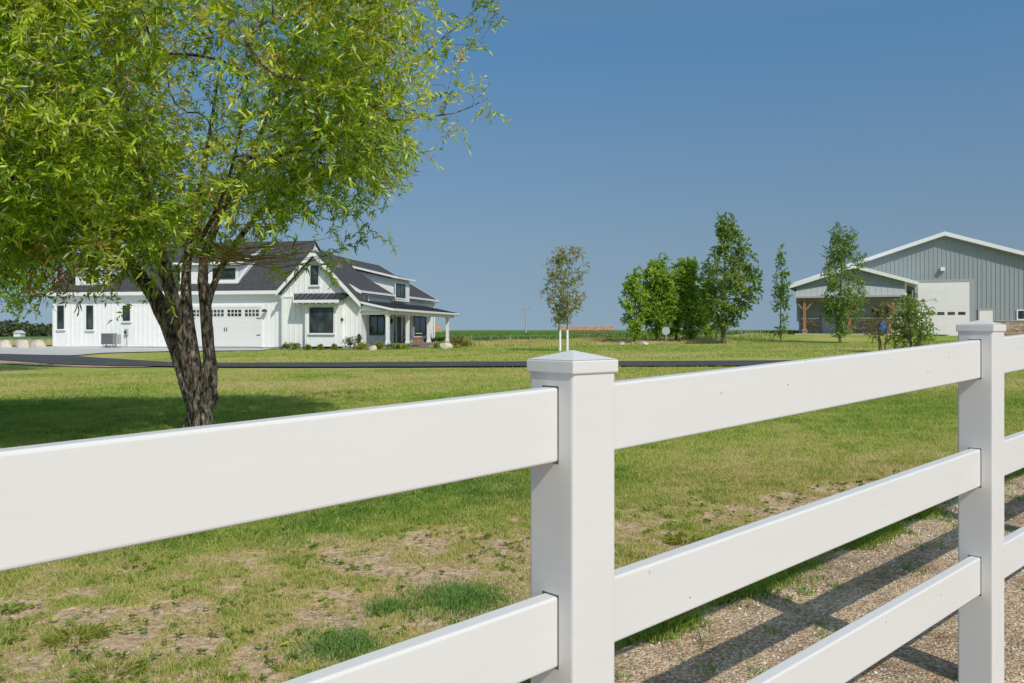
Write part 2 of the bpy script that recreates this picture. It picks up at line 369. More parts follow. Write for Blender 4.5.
# ------------------------------------------------------------------ ground
def lines(lo, hi, dlo, dhi, fine, grow, end0, end1):
    a = list(np.arange(dlo, dhi, fine)); s = fine
    while a[-1] < end1: s *= grow; a.append(a[-1] + s)
    b = []; s = fine; c = dlo
    while c > end0: s *= grow; c -= s; b.append(c)
    return np.array(b[::-1] + a)
gx = lines(0, 0, -4.5, 6.5, .05, 1.07, -2600, 2600); gy = lines(0, 0, 1.2, 9.5, .05, 1.05, -40, 3300)
X, Y = np.meshgrid(gx, gy); x = X.ravel(); y = Y.ravel()
z = T(x, y); near = np.exp(-((y - 5) / 5) ** 2)
dd = dirt(x, y); z = z + near * (.03 * (fbm(x * 1.5, y * 1.5, 41) - .5) - .012 * dd)
i = np.arange((len(gy) - 1) * len(gx)).reshape(len(gy) - 1, len(gx))[:, :-1].ravel(); n = len(gx)
tag(np_mesh('ground', np.c_[x, y, z], np.c_[i, i + 1, i + n + 1, i + n], M['ground'], attrs={'lush_and_shade': lush_and_shade(x, y), 'dirt': dd}, smooth=True), kind='structure')

def fp(s, p): q = FC + FN * .063 + FD * s + FN * p; return (q[0], q[1])
sheet('gravel_path', [fp(s, -4.5) for s in (-7, 0, 8, 22)], [fp(s, 1.22) for s in (-7, 0, 8, 22)], M['gravel'], .022, 420, 60, .05, kind='structure')
P = ground_at
sheet('driveway', [P(-60, 353.4), P(0, 354.9), P(45, 356), P(79, 357.2), P(120, 360), P(169, 363), P(229, 364), P(300, 363.8), P(400, 363.2), P(520, 362.6), P(640, 362.4), P(760, 361.8), P(900, 360.8), P(1100, 359)],
      [P(-60, 358.5), P(0, 361), P(30, 363), P(53, 365), P(110, 366.9), P(169, 367.6), P(229, 368.1), P(300, 368.2), P(400, 368), P(520, 367.6), P(640, 367.4), P(760, 367), P(900, 366.4), P(1100, 365)], M['asphalt'], .05, 200, 8, .08, kind='structure')
sheet('gravel_shoulder', [P(-60, 357.9), P(0, 360.4), P(30, 362.5), P(53, 364.5), P(110, 366.5), P(150, 367)], [P(-60, 361), P(0, 364.2), P(30, 365.6), P(60, 366.9), P(110, 368.1), P(150, 367.6)], M['gravel2'], .03, 90, 6, .1, kind='structure')

# ------------------------------------------------------------------ white vinyl fence
SL = .03649; PW = .1268; D = 2.28275; RT = EYE - .12159; RS = .4125; RH = .1423
cen = FC + FN * PW / 2
ang = math.atan2(FD[1], FD[0])
fence = empty('vinyl_fence', (cen[0], cen[1], 0), ang, label='white vinyl three rail fence running across the foreground beside the gravel', cat='fence')
def shear(o, ref=0):
    for v in o.data.vertices: v.co.z += SL * (v.co.x - ref)
for k in range(-1, 5):
    s = k * D; zb = SL * s + float(T(*(cen + FD * s))) * 0 - .35; top = RT + .0635 + SL * s - .016
    q = box(s, s + PW, -PW / 2, PW / 2, zb, top).build('post', M['vinyl'], fence, .007, seg=3)
    c = MB(); e = .0045; c0 = top - .0115; c1 = top + .0155
    c.box(s - e, s + PW + e, -PW / 2 - e, PW / 2 + e, c0, c1)
    cp = c.build('cap', M['vinyl'], q, .003)
    p = MB(); e2 = .0028; nn = [(s - e2, -PW / 2 - e2, c1 + .0005), (s + PW + e2, -PW / 2 - e2, c1 + .0005), (s + PW + e2, PW / 2 + e2, c1 + .0005), (s - e2, PW / 2 + e2, c1 + .0005), (s + PW / 2, 0, c1 + .019)]
    p.v = nn; p.f = [(0, 1, 4), (1, 2, 4), (2, 3, 4), (3, 0, 4), (3, 2, 1, 0)]
    p2 = p.build('cap_top', M['vinyl'], q)
for k in range(-2, 5):
    for j in range(3):
        a = k * D + PW - .012; b = (k + 1) * D + .012; zt = RT - RS * j
        if j == 0: zt += .0035 + (.004 if k < 0 else 0)
        o = box(a, b, -.02, .02, RT - RS * j - RH, zt).build('rail', M['vinyl'], fence, .006, seg=3)
        shear(o)
for k in range(-1, 5):
    for j in range(3):
        zc = RT - RS * j + SL * (k * D + PW / 2); t_ = .0035 if j == 0 else 0
        for sgn, xx in ((-1, k * D), (1, k * D + PW)):
            zz = RT - RS * j + SL * xx; up_ = .0035 + (.004 if (k <= 0 and sgn < 0) else 0) if j == 0 else 0
            box(xx - .0007, xx + .0007, -.0228, .0228, zz - RH - .003, zz + up_ + .003).build('rail_slot', M['slot'], fence)
def nail(px, j):
    # small dark nail mark on the camera side of a rail
    k_ = (px - 512) / F; o_ = cen - FN * .0205; s_ = (k_ * o_[1] - o_[0]) / (FD[0] - k_ * FD[1]); return s_
for px, j, dz in ((788, 0, .055), (928, 0, .085), (949, 0, .045), (1018, 0, .05), (886, 2, .03), (941, 2, .05), (690, 1, .11)):
    s_ = nail(px, j); z_ = RT - RS * j + SL * s_ - dz; MB().tube([(s_, -.0202, z_), (s_, -.0212, z_)], [.0019, .0015], 8).build('nail_mark', M['slot'], fence)

# ------------------------------------------------------------------ trees
class Tree:
    def __init__(s): s.p = []; s.par = []; s.r = []; s.fix = []
    def add(s, p, par, fix=0): s.p.append(Vector(p)); s.par.append(par); s.fix.append(fix); return len(s.p) - 1
    def limb(s, pts, rads, par=-1, step=.18):
        last = par; first = None
        for i in range(len(pts) - 1):
            a = Vector(pts[i]); b = Vector(pts[i + 1]); n = max(1, int((b - a).length / step))
            p0 = Vector(pts[i - 1]) if i else a - (b - a); p3 = Vector(pts[i + 2]) if i + 2 < len(pts) else b + (b - a)
            for k in range(n + (i == len(pts) - 2)):
                t = k / n
                if i == 0 and k == 0 and par >= 0: continue
                q = .5 * ((2 * a) + (b - p0) * t + (2 * p0 - 5 * a + 4 * b - p3) * t * t + (3 * a - p0 - 3 * b + p3) * t ** 3)
                last = s.add(q, last, rads[i] * (1 - t) + rads[i + 1] * t)
        return last
    def reach(s, targets, sag=.1, sub=5, lift=.3):
        P_ = np.array([tuple(q) for q in s.p]); targets = [Vector(t) for t in targets]
        cap = len(P_) + len(targets) * (sub + 1) + 5; A = np.zeros((cap, 3)); A[:len(P_)] = P_; n = len(P_)
        d0 = [min(np.sum((P_ - np.array(t)) ** 2, axis=1)) for t in targets]; ends = []
        for ti in np.argsort(d0):
            t = targets[ti]; ta = np.array(t); dv = ta - A[:n]; dist = np.sqrt((dv ** 2).sum(1))
            cost = dist + lift * np.clip(A[:n, 2] - ta[2] + .15 * dist, 0, 9) * 2
            j = int(np.argmin(cost)); a = Vector(A[j]); dd_ = (t - a).length
            pj = s.par[j]; g = (a - s.p[pj]).normalized() if pj >= 0 else Vector((0, 0, 1))
            c = a + g * dd_ * .35 + Vector((random.uniform(-1, 1), random.uniform(-1, 1), random.uniform(0, 1))) * sag * dd_ + (t - a) * .2
            m = max(2, min(sub, int(dd_ / .15))); last = j
            for k in range(1, m + 1):
                u = k / m; q = a * (1 - u) ** 2 + c * 2 * u * (1 - u) + t * u * u
                last = s.add(q, last); A[n] = q; n += 1
            ends.append((t, (t - c).normalized()))
        return ends
    def mesh(s, name, m, parent, tip=.004, expo=2.3, minr=0, big=14):
        n = len(s.p); r = [0.0] * n; kids = [[] for _ in range(n)]
        for i in range(n):
            if s.par[i] >= 0: kids[s.par[i]].append(i)
        acc = [0.0] * n
        for i in range(n - 1, -1, -1):
            r[i] = s.fix[i] if s.fix[i] else min(.05, max((acc[i] + (tip ** expo if not kids[i] else 0)) ** (1 / expo), tip))
            if s.par[i] >= 0: acc[s.par[i]] += r[i] ** expo
        mb = MB()
        starts = [i for i in range(n) if s.par[i] < 0]; stack = [(i, -1) for i in starts]
        while stack:
            i, pa = stack.pop(); pts = []; rr = []
            if pa >= 0: pts.append(s.p[pa]); rr.append(min(r[i] * 1.15, r[pa]))
            while True:
                pts.append(s.p[i]); rr.append(r[i])
                ks = sorted(kids[i], key=lambda k: -r[k])
                if not ks: break
                for k in ks[1:]: stack.append((k, i))
                i = ks[0]
            if max(rr) < minr or len(pts) < 2: continue
            mx = max(rr); ns = big if mx > .07 else (7 if mx > .02 else 4)
            mb.tube(pts, rr, ns, True, .16 if mx > .07 else .08)
        return mb.build(name, m, parent, smooth=True)
def leaves(base, direc, L, W, tint, droop=.0):
    """folded lens-shaped leaves -> verts, faces, tint"""
    n = len(base); d = direc / np.linalg.norm(direc, axis=1)[:, None]
    up = rng.normal(size=(n, 3)); side = np.cross(d, up); side /= np.linalg.norm(side, axis=1)[:, None] + 1e-9; nrm = np.cross(side, d)
    L = L[:, None]; W = W[:, None]
    tip = base + d * L + np.array([0, 0, -1.0]) * L * droop
    mid = base + d * L * .42
    a = mid + side * W * .5 + nrm * W * .18; b = mid - side * W * .5 + nrm * W * .18
    V = np.stack([base, a, tip, b], 1).reshape(-1, 3); k = np.arange(n) * 4
    Fc = np.concatenate([np.c_[k, k + 1, k + 2], np.c_[k, k + 2, k + 3]])
    return V, Fc, np.repeat(tint, 4)
def shoots(ends, per, slen, nleaf, L, W, spread=.9, hang=.25, tintf=None, spray=1.0, out=None):
    """leafy shoots fanned round each branch end"""
    B = []; Dr = []; TT = []; tw = MB()
    for (p, d) in ends:
        pa = np.array(p); da = np.array(d)
        cl = random.gauss(0, .17)
        for _ in range(per):
            v = da * .7 + rng.normal(size=3) * spread * .6; v[2] -= hang * random.random(); v /= np.linalg.norm(v)
            st = pa + rng.normal(size=3) * slen * .35 * spray; ln = slen * random.uniform(.6, 1.3)
            t = (np.arange(nleaf) + rng.random(nleaf)) / nleaf
            sag = np.zeros((nleaf, 3)); sag[:, 2] = -hang * ln * t ** 2
            pos = st + v * (t * ln)[:, None] + sag
            ld = v + rng.normal(size=(nleaf, 3)) * .75; ld[:, 2] -= hang
            B.append(pos); Dr.append(ld); TT.append(np.full(nleaf, cl) + rng.normal(0, .17, nleaf))
            if out is not None and random.random() < out: tw.tube([st, st + v * ln * .5 + np.array([0, 0, -hang * ln * .2]), st + v * ln + np.array([0, 0, -hang * ln])], [.004, .003, .0015], 3, False)
    B = np.concatenate(B); Dr = np.concatenate(Dr); t0 = np.concatenate(TT); n = len(B)
    tint = np.clip(.60 + t0 + (tintf(B) if tintf else 0), 0, 1)
    V, Fc, tt = leaves(B, Dr, L * rng.uniform(.6, 1.3, n), W * rng.uniform(.7, 1.2, n), tint, hang * .6)
    return V, Fc, tt, tw

# the big willow in front of the house
TX, TY = at(200, 11.1); TZ = float(T(TX, TY))
willow = empty('willow_tree', (TX, TY, TZ), label='large spreading willow with several leaning rough trunks on the lawn behind the white fence', cat='tree')
def wl(px, py, dz=0):       # picture point at the tree's distance -> local
    Z = TY + dz; return ((px - 512) * Z / F - TX, dz, EYE - (py - Y0) * Z / F - TZ)
tr = Tree()
b0 = tr.limb([(0, 0, -.2), wl(201, 424), wl(200, 405)], [.175, .155, .165])
L1 = tr.limb([wl(198, 405), wl(188, 380), wl(178, 348, .1), wl(163, 312, .2), wl(146, 283, .2), wl(112, 240, .3), wl(70, 190, .4)], [.12, .125, .115, .115, .095, .05, .012], b0)
L2 = tr.limb([wl(199, 405), wl(191, 378, -.1), wl(184, 345, -.2), wl(176, 305, -.3), wl(165, 262, -.4), wl(150, 200, -.9), wl(130, 120, -1.3)], [.10, .085, .075, .065, .05, .03, .007], b0)
L3 = tr.limb([wl(201, 405), wl(197, 380, -.05), wl(191, 345, -.1), wl(186, 300, 0), wl(188, 255, .2), wl(200, 190, .5), wl(215, 100, .8), wl(225, 20, 1)], [.11, .10, .085, .07, .055, .038, .02, .007], b0)
L4 = tr.limb([wl(207, 407), wl(211, 380, -.05), wl(208.5, 345, -.1), wl(205, 300, -.15), wl(203.5, 262, -.2), wl(225, 205, -.4), wl(262, 130, -.6), wl(290, 40, -.8)], [.10, .088, .075, .070, .058, .04, .022, .007], b0)
for kp in ((188, 428), (213, 398), (212, 368)):
    q = Vector(wl(*kp)); tr.limb([q - Vector((.02, 0, .12)), q, q + Vector((.02, -.02, .12))], [.05, .075, .04], -1, .06)
L5 = tr.limb([wl(206, 330, -.1), wl(212, 290, .3), wl(238, 240, .6), wl(285, 185, .9), wl(340, 130, 1.1), wl(400, 75, 1.2), wl(466, 18, 1.3)], [.045, .045, .042, .036, .028, .018, .008], L4 - 20)
L6 = tr.limb([wl(195, 250, .2), wl(225, 190, -1), wl(250, 90, -2)], [.035, .022, .007], L3 - 12)
L7 = tr.limb([wl(300, 170, .9), wl(345, 135, .9), wl(405, 119, .8), wl(455, 113, .7), wl(488, 98, .6)], [.03, .02, .012, .008, .005], L5 - 10)
L8 = tr.limb([wl(112, 240, .3), wl(50, 215, -.6), wl(-40, 190, -1.5), wl(-130, 150, -2)], [.045, .035, .022, .012], L1 - 5)
L9 = tr.limb([wl(165, 262, -.4), wl(110, 235, -1.5), wl(40, 200, -2.6), wl(-20, 150, -3)], [.04, .03, .02, .012], L2 - 14)
tgs = []
cc = np.array([-5.0 - TX, 9.75 - TY, 4.45 - TZ]); rad = np.array([3.95, 3.2, 2.5])
while len(tgs) < 1300:
    v = rng.normal(size=3); v /= np.linalg.norm(v); r = rng.random() ** (1 / 3.6)
    if v[2] < -.2 and r > .95: r *= .93
    lump = .84 + .34 * float(vnoise(np.array([v[0] * 2.6 + 9]), np.array([v[2] * 2.6 + v[1] * 2 + 4]), 3)[0])
    q = cc + v * rad * r * lump
    if q[2] < 2.15 + .35 * (q[0] > .4): continue
    if q[1] + TY + .93 * q[2] > 15.3 + 2.2 * float(vnoise(np.array([q[0] * .8 + 30]), np.array([3.0]), 5)[0]): continue
    px = 512 + F * (q[0] + TX) / (q[1] + TY); py = Y0 - F * (q[2] + TZ - EYE) / (q[1] + TY)
    if px > 392 or (py > 245 + .0 and px > 150 and q[2] < 2.3) or (py > 225 and px > 335): continue
    if r < .55 and rng.random() < .5: continue
    du_ = -(q[0] * -.513 + q[1] * .858); off = q[0] * .858 + q[1] * .513       # leave the trunk open to the sun
    if .4 < du_ < 3.2 and abs(off + .2) < .5 and .2 < q[2] - .96 * du_ < 2.3: continue
    if float(vnoise(np.array([q[0] * 1.25 + 40]), np.array([q[2] * 1.25 + q[1] * .8 + 40]), 15)[0]) < .36 and rng.random() < .85: continue
    tgs.append(tuple(q))
ends = tr.reach(tgs, .12)
ext = []
for (a, b, dz) in [(405, 73, 1.2), (428, 52, 1.2), (420, 30, 1), (445, 38, 1.3), (465, 18, 1.3), (440, 12, 1), (478, 8, 1.2), (488, 30, 1.3), (470, 45, 1.3), (455, 62, 1.1), (432, 85, 1), (425, 100, .8), (445, 108, .7),
                 (458, 122, .7), (470, 92, .7), (488, 98, .6), (448, 90, .8), (405, 40, 1), (410, 8, 1), (495, 12, 1.2), (400, 100, .8), (395, 155, .4), (385, 168, .4), (380, 185, .2), (350, 245, 0), (340, 262, -.1), (365, 225, 0), (320, 258, 0), (355, 205, 0), (372, 150, .5), (300, 262, .2), (270, 268, 0), (385, 130, .6)]:
    ext.append(wl(a, b, dz))
ends2 = tr.reach(ext, .06)
dro = [wl(30 + 0 * k, 0) for k in range(0)]
for k in range(46):   # drooping sprays at the lower left
    px = random.uniform(-60, 150); dro.append(wl(px, random.uniform(222, 256) - (8 if px > 90 else 0), random.uniform(-1.8, .6)))
ends3 = tr.reach(dro, .1)
wt = tr.mesh('trunk', M['bark'], willow)
tf = lambda B: .10 * (vnoise(B[:, 0] * 1.3 + 50, B[:, 2] * 1.3 + B[:, 1] + 50, 8) - .5) + .03 * (B[:, 2] - 4)
V1, F1, t1, tw1 = shoots(ends, 10, .42, 19, .098, .024, 1.2, .06, tf, 1.5, .35)
V2, F2, t2, tw2 = shoots(ends2, 5, .26, 14, .10, .022, .9, .12, tf, .8, 1)
V3, F3, t3, tw3 = shoots(ends3, 6, .30, 16, .098, .023, .9, .2, tf, 1, .6)
V = np.concatenate([V1, V2, V3]); Fc = np.concatenate([F1, F2 + len(V1), F3 + len(V1) + len(V2)])
crown = np_mesh('crown', V, Fc, M['willow'], willow, {'tint': np.concatenate([t1, t2, t3])})
M['twig'] = mat('golden_twigs', (.30, .19, .07), .8, .3, 12)
tw = MB()
for q in (tw1, tw2, tw3):
    n0 = len(tw.v); tw.v += q.v; tw.f += [tuple(n0 + i for i in f) for f in q.f]
# bare golden shoots under the crown
for k in range(26):
    a = Vector(wl(random.uniform(190, 230), random.uniform(240, 262), random.uniform(-.5, .3))); b = Vector(wl(random.uniform(255, 345), random.uniform(235, 268), random.uniform(-.8, .8)))
    tw.tube([a, (a * 2 + b) / 3 + Vector((0, 0, -.06)), (a + 2 * b) / 3 + Vector((0, 0, -.02)), b + Vector((0, 0, .05))], [.007, .006, .004, .002], 4, False)
tw.build('twigs', M['twig'], willow)
M['redleaf'] = foliage('reddish_leaves', [(0, (.45, .10, .04)), (.6, (.60, .22, .08)), (1, (.62, .42, .14))], .3)
e_ = [(Vector(wl(random.uniform(28, 82), random.uniform(262, 290), random.uniform(-1.6, -.2))), Vector((0, 0, -1))) for k in range(16)]
V_, F_, t_, _ = shoots(e_, 2, .18, 6, .07, .024, 1, .3); np_mesh('reddish_leaves', V_, F_, M['redleaf'], willow, {'tint': t_})

def small_tree(name, px, Z, hpx_top, base_y, outline, m, label, nt_=90, per=5, slen=.35, nleaf=14, L=.13, W=.09, trunk_r=.09, bm='bark2', group=None, cat='tree', stems=None, clear=.12, hang=.1, z0=None, up=.5):
    """outline: list of (height fraction, left px, right px) for the crown"""
    x, y = at(px, Z); z_ = float(T(x, y)) if z0 is None else z0
    H = EYE - (hpx_top - Y0) * Z / F - z_
    root = empty(name, (x, y, z_), label=label, cat=cat, group=group)
    t = Tree()
    if stems is None: stems = [(0, 0)]
    for (sx, lean) in stems:
        a = Vector((sx, 0, -.1)); pts = [a, (sx + random.uniform(-.05, .05) + lean * .3, 0, H * .3), (sx + lean * .7 + random.uniform(-.1, .1), random.uniform(-.1, .1), H * .65), (sx + lean, 0, H * .93)]
        t.limb(pts, [trunk_r, trunk_r * .75, trunk_r * .4, .012])
    shr = .0 if H < 2.6 or cat == 'sapling' else (.02 if name in ('birch_tree', 'tall_tree') else .12)
    hs = np.array([o[0] for o in outline]); Ls = np.array([(px - o[1]) * Z / F for o in outline]); Rs = np.array([(o[2] - px) * Z / F for o in outline]); Ls = np.maximum(Ls - shr, .04); Rs = np.maximum(Rs - shr, .04)
    tg = []
    while len(tg) < nt_:
        f = random.uniform(hs[0], hs[-1]); l = np.interp(f, hs, Ls); r = np.interp(f, hs, Rs); mean = (l + r) / 2
        if random.random() > (mean / max((Ls + Rs) / 2)) + .12: continue
        a = random.uniform(0, 2 * math.pi); q = math.sqrt(random.random()) * random.uniform(.75, 1.0)
        cx = math.cos(a) * q; cy = math.sin(a) * q
        xx = cx * (r if cx > 0 else l); yy = cy * mean
        # gaps between boughs
        if float(vnoise(np.array([a * 1.9 + 20]), np.array([f * H * 1.6 + 30]), int(px) % 97)[0]) < .36 and q > .4: continue
        tg.append((xx, yy, f * H))
    e = t.reach(tg, .1, 4, up)
    if cat == 'tree': per = int(per * 1.5 + .5)
    t.mesh('trunk', M[bm], root, .006)
    V_, F_, t_, tw_ = shoots(e, per, slen, nleaf, L, W, .8, hang, lambda B: .15 * (vnoise(B[:, 0] * 2 + 50, B[:, 2] * 2 + 50, 4) - .5), 1.2)
    np_mesh('crown', V_, F_, M[m], root, {'tint': t_})
    return root, H
G1 = 'trees along the edge of the lawn'
small_tree('young_tree', 634, 54, 272, 343, [(.10, 628, 640), (.3, 618, 647), (.5, 617, 650), (.75, 621, 648), (1, 628, 638)], 'leafA', 'leftmost and smallest bright green tree of the row at the lawn edge', 70, 5, .28, 14, group=G1, clear=.1)
small_tree('young_tree', 657, 55, 260, 343, [(.12, 648, 664), (.35, 637, 676), (.6, 638, 678), (.85, 645, 675), (1, 655, 668)], 'leafA', 'densest rounded green tree left of the sign seen from behind', 130, 7, .4, 16, group=G1)
small_tree('young_tree', 676, 57, 262, 343, [(.14, 668, 684), (.4, 664, 692), (.75, 664, 690), (1, 670, 684)], 'leafA', 'green tree just right of the grey sign back, its crown merged with both neighbours', 70, 5, .3, 15, group=G1)
small_tree('young_tree', 690, 55, 263, 343, [(.10, 682, 698), (.35, 676, 706), (.6, 675, 708), (.85, 680, 702), (1, 688, 696)], 'leafA', 'green tree with a low leafy trunk, second to the left of the tall dark one', 100, 7, .38, 16, group=G1)
small_tree('young_tree', 706, 59, 276, 343, [(.12, 698, 714), (.4, 694, 720), (.75, 695, 717), (1, 702, 710)], 'leafA', 'shorter green tree tucked against the left side of the tall dark tree', 60, 6, .38, 14, group=G1)
small_tree('tall_tree', 724, 52, 217, 345, [(.13, 716, 730), (.2, 706, 746), (.36, 698, 760), (.5, 700, 764), (.62, 702, 758), (.75, 710, 748), (.9, 718, 738), (1, 726, 731)], 'leafB', 'tallest dark green tree with upswept boughs between the row and the slim tree', 170, 6, .36, 16, trunk_r=.15, group=G1)
small_tree('slim_tree', 781, 52, 244, 345, [(.05, 777, 785), (.18, 777, 785), (.3, 773, 790), (.55, 774, 791), (.8, 778, 788), (1, 780, 784)], 'leafB', 'slim narrow sapling standing alone left of the grey metal building', 48, 4, .26, 11, .12, .08, trunk_r=.05, group=G1)
small_tree('birch_tree', 840, 50, 226, 345, [(.06, 832, 848), (.2, 826, 856), (.4, 818, 866), (.6, 822, 866), (.8, 828, 862), (1, 836, 842)], 'leafB', 'airy green tree growing in front of the low porch wing of the metal building', 125, 5, .36, 13, .12, .07, trunk_r=.09, group=G1)
small_tree('shrub', 882, 36, 307, 350, [(.25, 872, 892), (.5, 866, 900), (.8, 868, 902), (1, 876, 892)], 'leafC', 'sparse olive shrub with bare stems in front of the blue bundle', 44, 4, .22, 10, .08, .05, trunk_r=.03, cat='shrub', stems=[(0, -.3), (.1, .2), (-.1, 0)])
small_tree('shrub', 913, 34, 299, 350, [(.1, 898, 930), (.4, 892, 938), (.75, 893, 934), (1, 900, 922)], 'leafD', 'bright green leafy bush in front of the big white door of the metal building', 90, 5, .24, 10, .10, .06, trunk_r=.03, cat='shrub', stems=[(0, -.4), (.1, .3), (-.1, 0), (.2, .1)])
# sapling pair with white trunk guards
rt_, H_ = small_tree('staked_sapling', 563.5, 42, 249, 352, [(.28, 556, 572), (.38, 549, 580), (.55, 541, 590), (.7, 545, 588), (.85, 550, 586), (.95, 556, 585), (1, 560, 580)], 'leafE', 'bronze green sapling with two stems in white trunk guards behind the front fence post', 260, 3, .22, 10, .09, .055, cat='sapling', trunk_r=.035, stems=[(-.17, -.1), (.17, .15)], hang=.0, up=.9)
for sx in (-.17, .19):
    MB().tube([(sx, 0, -.05), (sx, 0, 1.05)], [.065, .06], 12).build('trunk_guard', M['guard'], rt_)
# tree out at the left whose shade falls on the lawn
small_tree('shade_tree', -9, 27, 120, 372, [(.3, -60, 30), (.5, -80, 55), (.75, -70, 45), (1, -30, 10)], 'leafA', 'tree at the far left edge, behind the willow foliage', 120, 6, .5, 16, .13, .06, trunk_r=.14)

# ------------------------------------------------------------------ house
OX, OY = -9.098, 51.266; HA = -math.asin(.1937); HZ = .35
cu, su = math.cos(HA), math.sin(HA)       # u=(cu,su) v=(-su,cu)
house = empty('farmhouse', (OX, OY, HZ), HA, label='white board and batten farmhouse with dark roof, dormers, attached garage wing and side porch', cat='house')
def HU(px, v):   # u on the plane v = const
    k = (px - 512) / F; ox = OX - su * v; oy = OY + cu * v; return (k * oy - ox) / (cu - k * su)
def HV(px, u):   # v on the plane u = const
    k = (px - 512) / F; ox = OX + cu * u; oy = OY + su * u; return (k * oy - ox) / (-su - k * cu)
def HH(py, u, v): return (Y0 - py) * (OY + su * u + cu * v) / F + EYE - HZ
def part(name, mb, m, parent=None, label=None, **kw):
    o = mb.build(name, M[m], parent or house, **kw)
    if label: o['label'] = label
    return o
def battens_v(mb, u0, u1, v, z0, z1f, sp=.33, skip=()):
    u = u0 + sp / 2
    while u < u1:
        z1 = z1f(u) if callable(z1f) else z1f
        if not any(a < u < b for a, b in skip): mb.box(u - .025, u + .025, v - .03, v + .01, z0, z1)
        u += sp
# front gable block
rh = 6.0; sl = 1.036; um = -2.93
def rz(u): return rh - sl * abs(u - um) - .13
g = MB(); g.prism([(-5.12, 0, .16), (0, 0, .16), (0, 0, 2.80), (um, 0, rh - .2), (-5.12, 0, 3.53)], (0, .9, 0))
battens_v(g, -5.08, 0, 0, .18, lambda u: rz(u) - .08)
part('gable_wall', g, 'siding')
part('foundation', box(-5.10, -.02, .02, .9, -.5, .16), 'found')
g = MB(); t_ = .2
for sgn, vb in ((-1, 4.9), (1, 4.5)):
    ex = 3.05 if sgn > 0 else 2.35; ue = um + sgn * ex; ze = rh - sl * ex
    if sgn < 0: g.prism([(um, -.42, rh), (ue, -.42, ze), (ue, -.42, ze - t_), (um, -.42, rh - t_ * 1.4)], (0, 4.9, 0))
    else: g.prism([(um, -.42, rh), (ue, -.42, ze), (ue, -.42, ze - t_), (um, -.42, rh - t_ * 1.4)], (0, 1.3, 0)).prism([(um, .88, rh), (-1.0, .88, rh - sl * 1.93), (-1.0, .88, rh - sl * 1.93 - t_), (um, .88, rh - t_ * 1.4)], (0, 3.6, 0))
part('gable_roof', g, 'shingle')
for sgn in (-1, 1):
    ex = 3.07 if sgn > 0 else 2.37; ue = um + sgn * ex; ze = rh - sl * ex
    part('fascia', MB().prism([(um, -.47, rh + .01), (ue, -.47, ze + .01), (ue, -.47, ze - .27), (um, -.47, rh - .32)], (0, .045, 0)), 'trim')
# main block: ridge at RU, right eave at EU
RU, EU, WU_ = -5.3, -.3, -.65; MR = 6.5; ME = 3.60; ms = (MR - ME) / (EU - RU); L_ = 17.5
g = MB(); g.box(-9.9, WU_, .95, L_, .16, 3.42)
g.prism([(-9.9, L_ - .2, 3.41), (WU_, L_ - .2, 3.41), (WU_, L_ - .2, 3.6), (RU, L_ - .2, MR - .15), (-9.9, L_ - .2, 3.8)], (0, .19, 0))
for k in range(3, 53): g.box(WU_ - .02, WU_ + .03, k * .33, k * .33 + .05, .34, 3.36)
part('wall', g, 'siding')
part('foundation', box(-9.8, WU_ - .02, .92, L_ - .02, -.5, .16), 'found')
def mh(u): return MR - ms * abs(u - RU)
def slab(mb, pts, hf, t=.11):
    n = len(mb.v); k = len(pts); mb.v += [(a, b, hf(a, b)) for a, b in pts] + [(a, b, hf(a, b) - t) for a, b in pts]
    mb.f += [tuple(range(n, n + k)), tuple(range(n + 2 * k - 1, n + k - 1, -1))] + [(n + i, n + (i + 1) % k, n + k + (i + 1) % k, n + k + i) for i in range(k)]
    return mb
g = MB(); slab(g, [(EU, .7), (-3.0, .7), (-3.4, 3.1), (RU, 4.75), (RU, L_ + .3), (EU, L_ + .3)], lambda a, b: mh(a)); slab(g, [(RU, 6.2), (-10.3, 6.2), (-10.3, L_ + .3), (RU, L_ + .3)], lambda a, b: mh(a))
roof = part('roof', g, 'shingle')
part('fascia', box(EU + .005, EU + .06, .7, 7.09, ME - .12, ME + .02), 'trim'); part('fascia', box(EU + .005, EU + .06, 10.11, L_ + .3, ME - .12, ME + .02), 'trim')
part('rake_board', MB().prism([(RU, L_ + .305, MR + .01), (EU + .03, L_ + .305, ME + .01), (EU + .03, L_ + .305, ME - .2), (RU, L_ + .305, MR - .2)], (0, .05, 0)), 'trim')
part('rake_board', MB().prism([(-1.15, .645, mh(-1.15) + .01), (EU + .03, .645, ME + .01), (EU + .03, .645, ME - .2), (-1.15, .645, mh(-1.15) - .2)], (0, .05, 0)), 'trim')
part('soffit', box(WU_ + .01, EU, .75, L_ + .2, ME - .21, ME - .175), 'soffit')
# dormer over the entrance
dm = MB(); d0, d1 = 7.1, 10.1; DU = EU + .062
dm.box(WU_ - .15, DU, d0, d1, 3.2, 4.74)
for vv in (d0 + .002, d1 - .1): dm.prism([(WU_ - .1, vv, 3.6), (WU_ - .1, vv, 4.76), (-4.1, vv, 5.58), (-4.1, vv, 5.5)], (0, .1, 0))
dormer = part('dormer', dm, 'siding')
dr = MB(); dr.prism([(-4.3, d0 - .4, 5.87), (DU + .25, d0 - .4, 4.83), (DU + .25, d0 - .4, 4.74), (-4.3, d0 - .4, 5.77)], (0, d1 - d0 + 1.0, 0)); part('dormer_roof', dr, 'mroof', dormer)
part('dormer_fascia', MB().prism([(-4.2, d0 - .45, 5.85), (DU + .27, d0 - .45, 4.83), (DU + .27, d0 - .45, 4.70), (-4.2, d0 - .45, 5.70)], (0, .048, 0)), 'trim', dormer); part('dormer_fascia', box(DU + .253, DU + .30, d0 - .4, d1 + .6, 4.70, 4.825), 'trim', dormer)
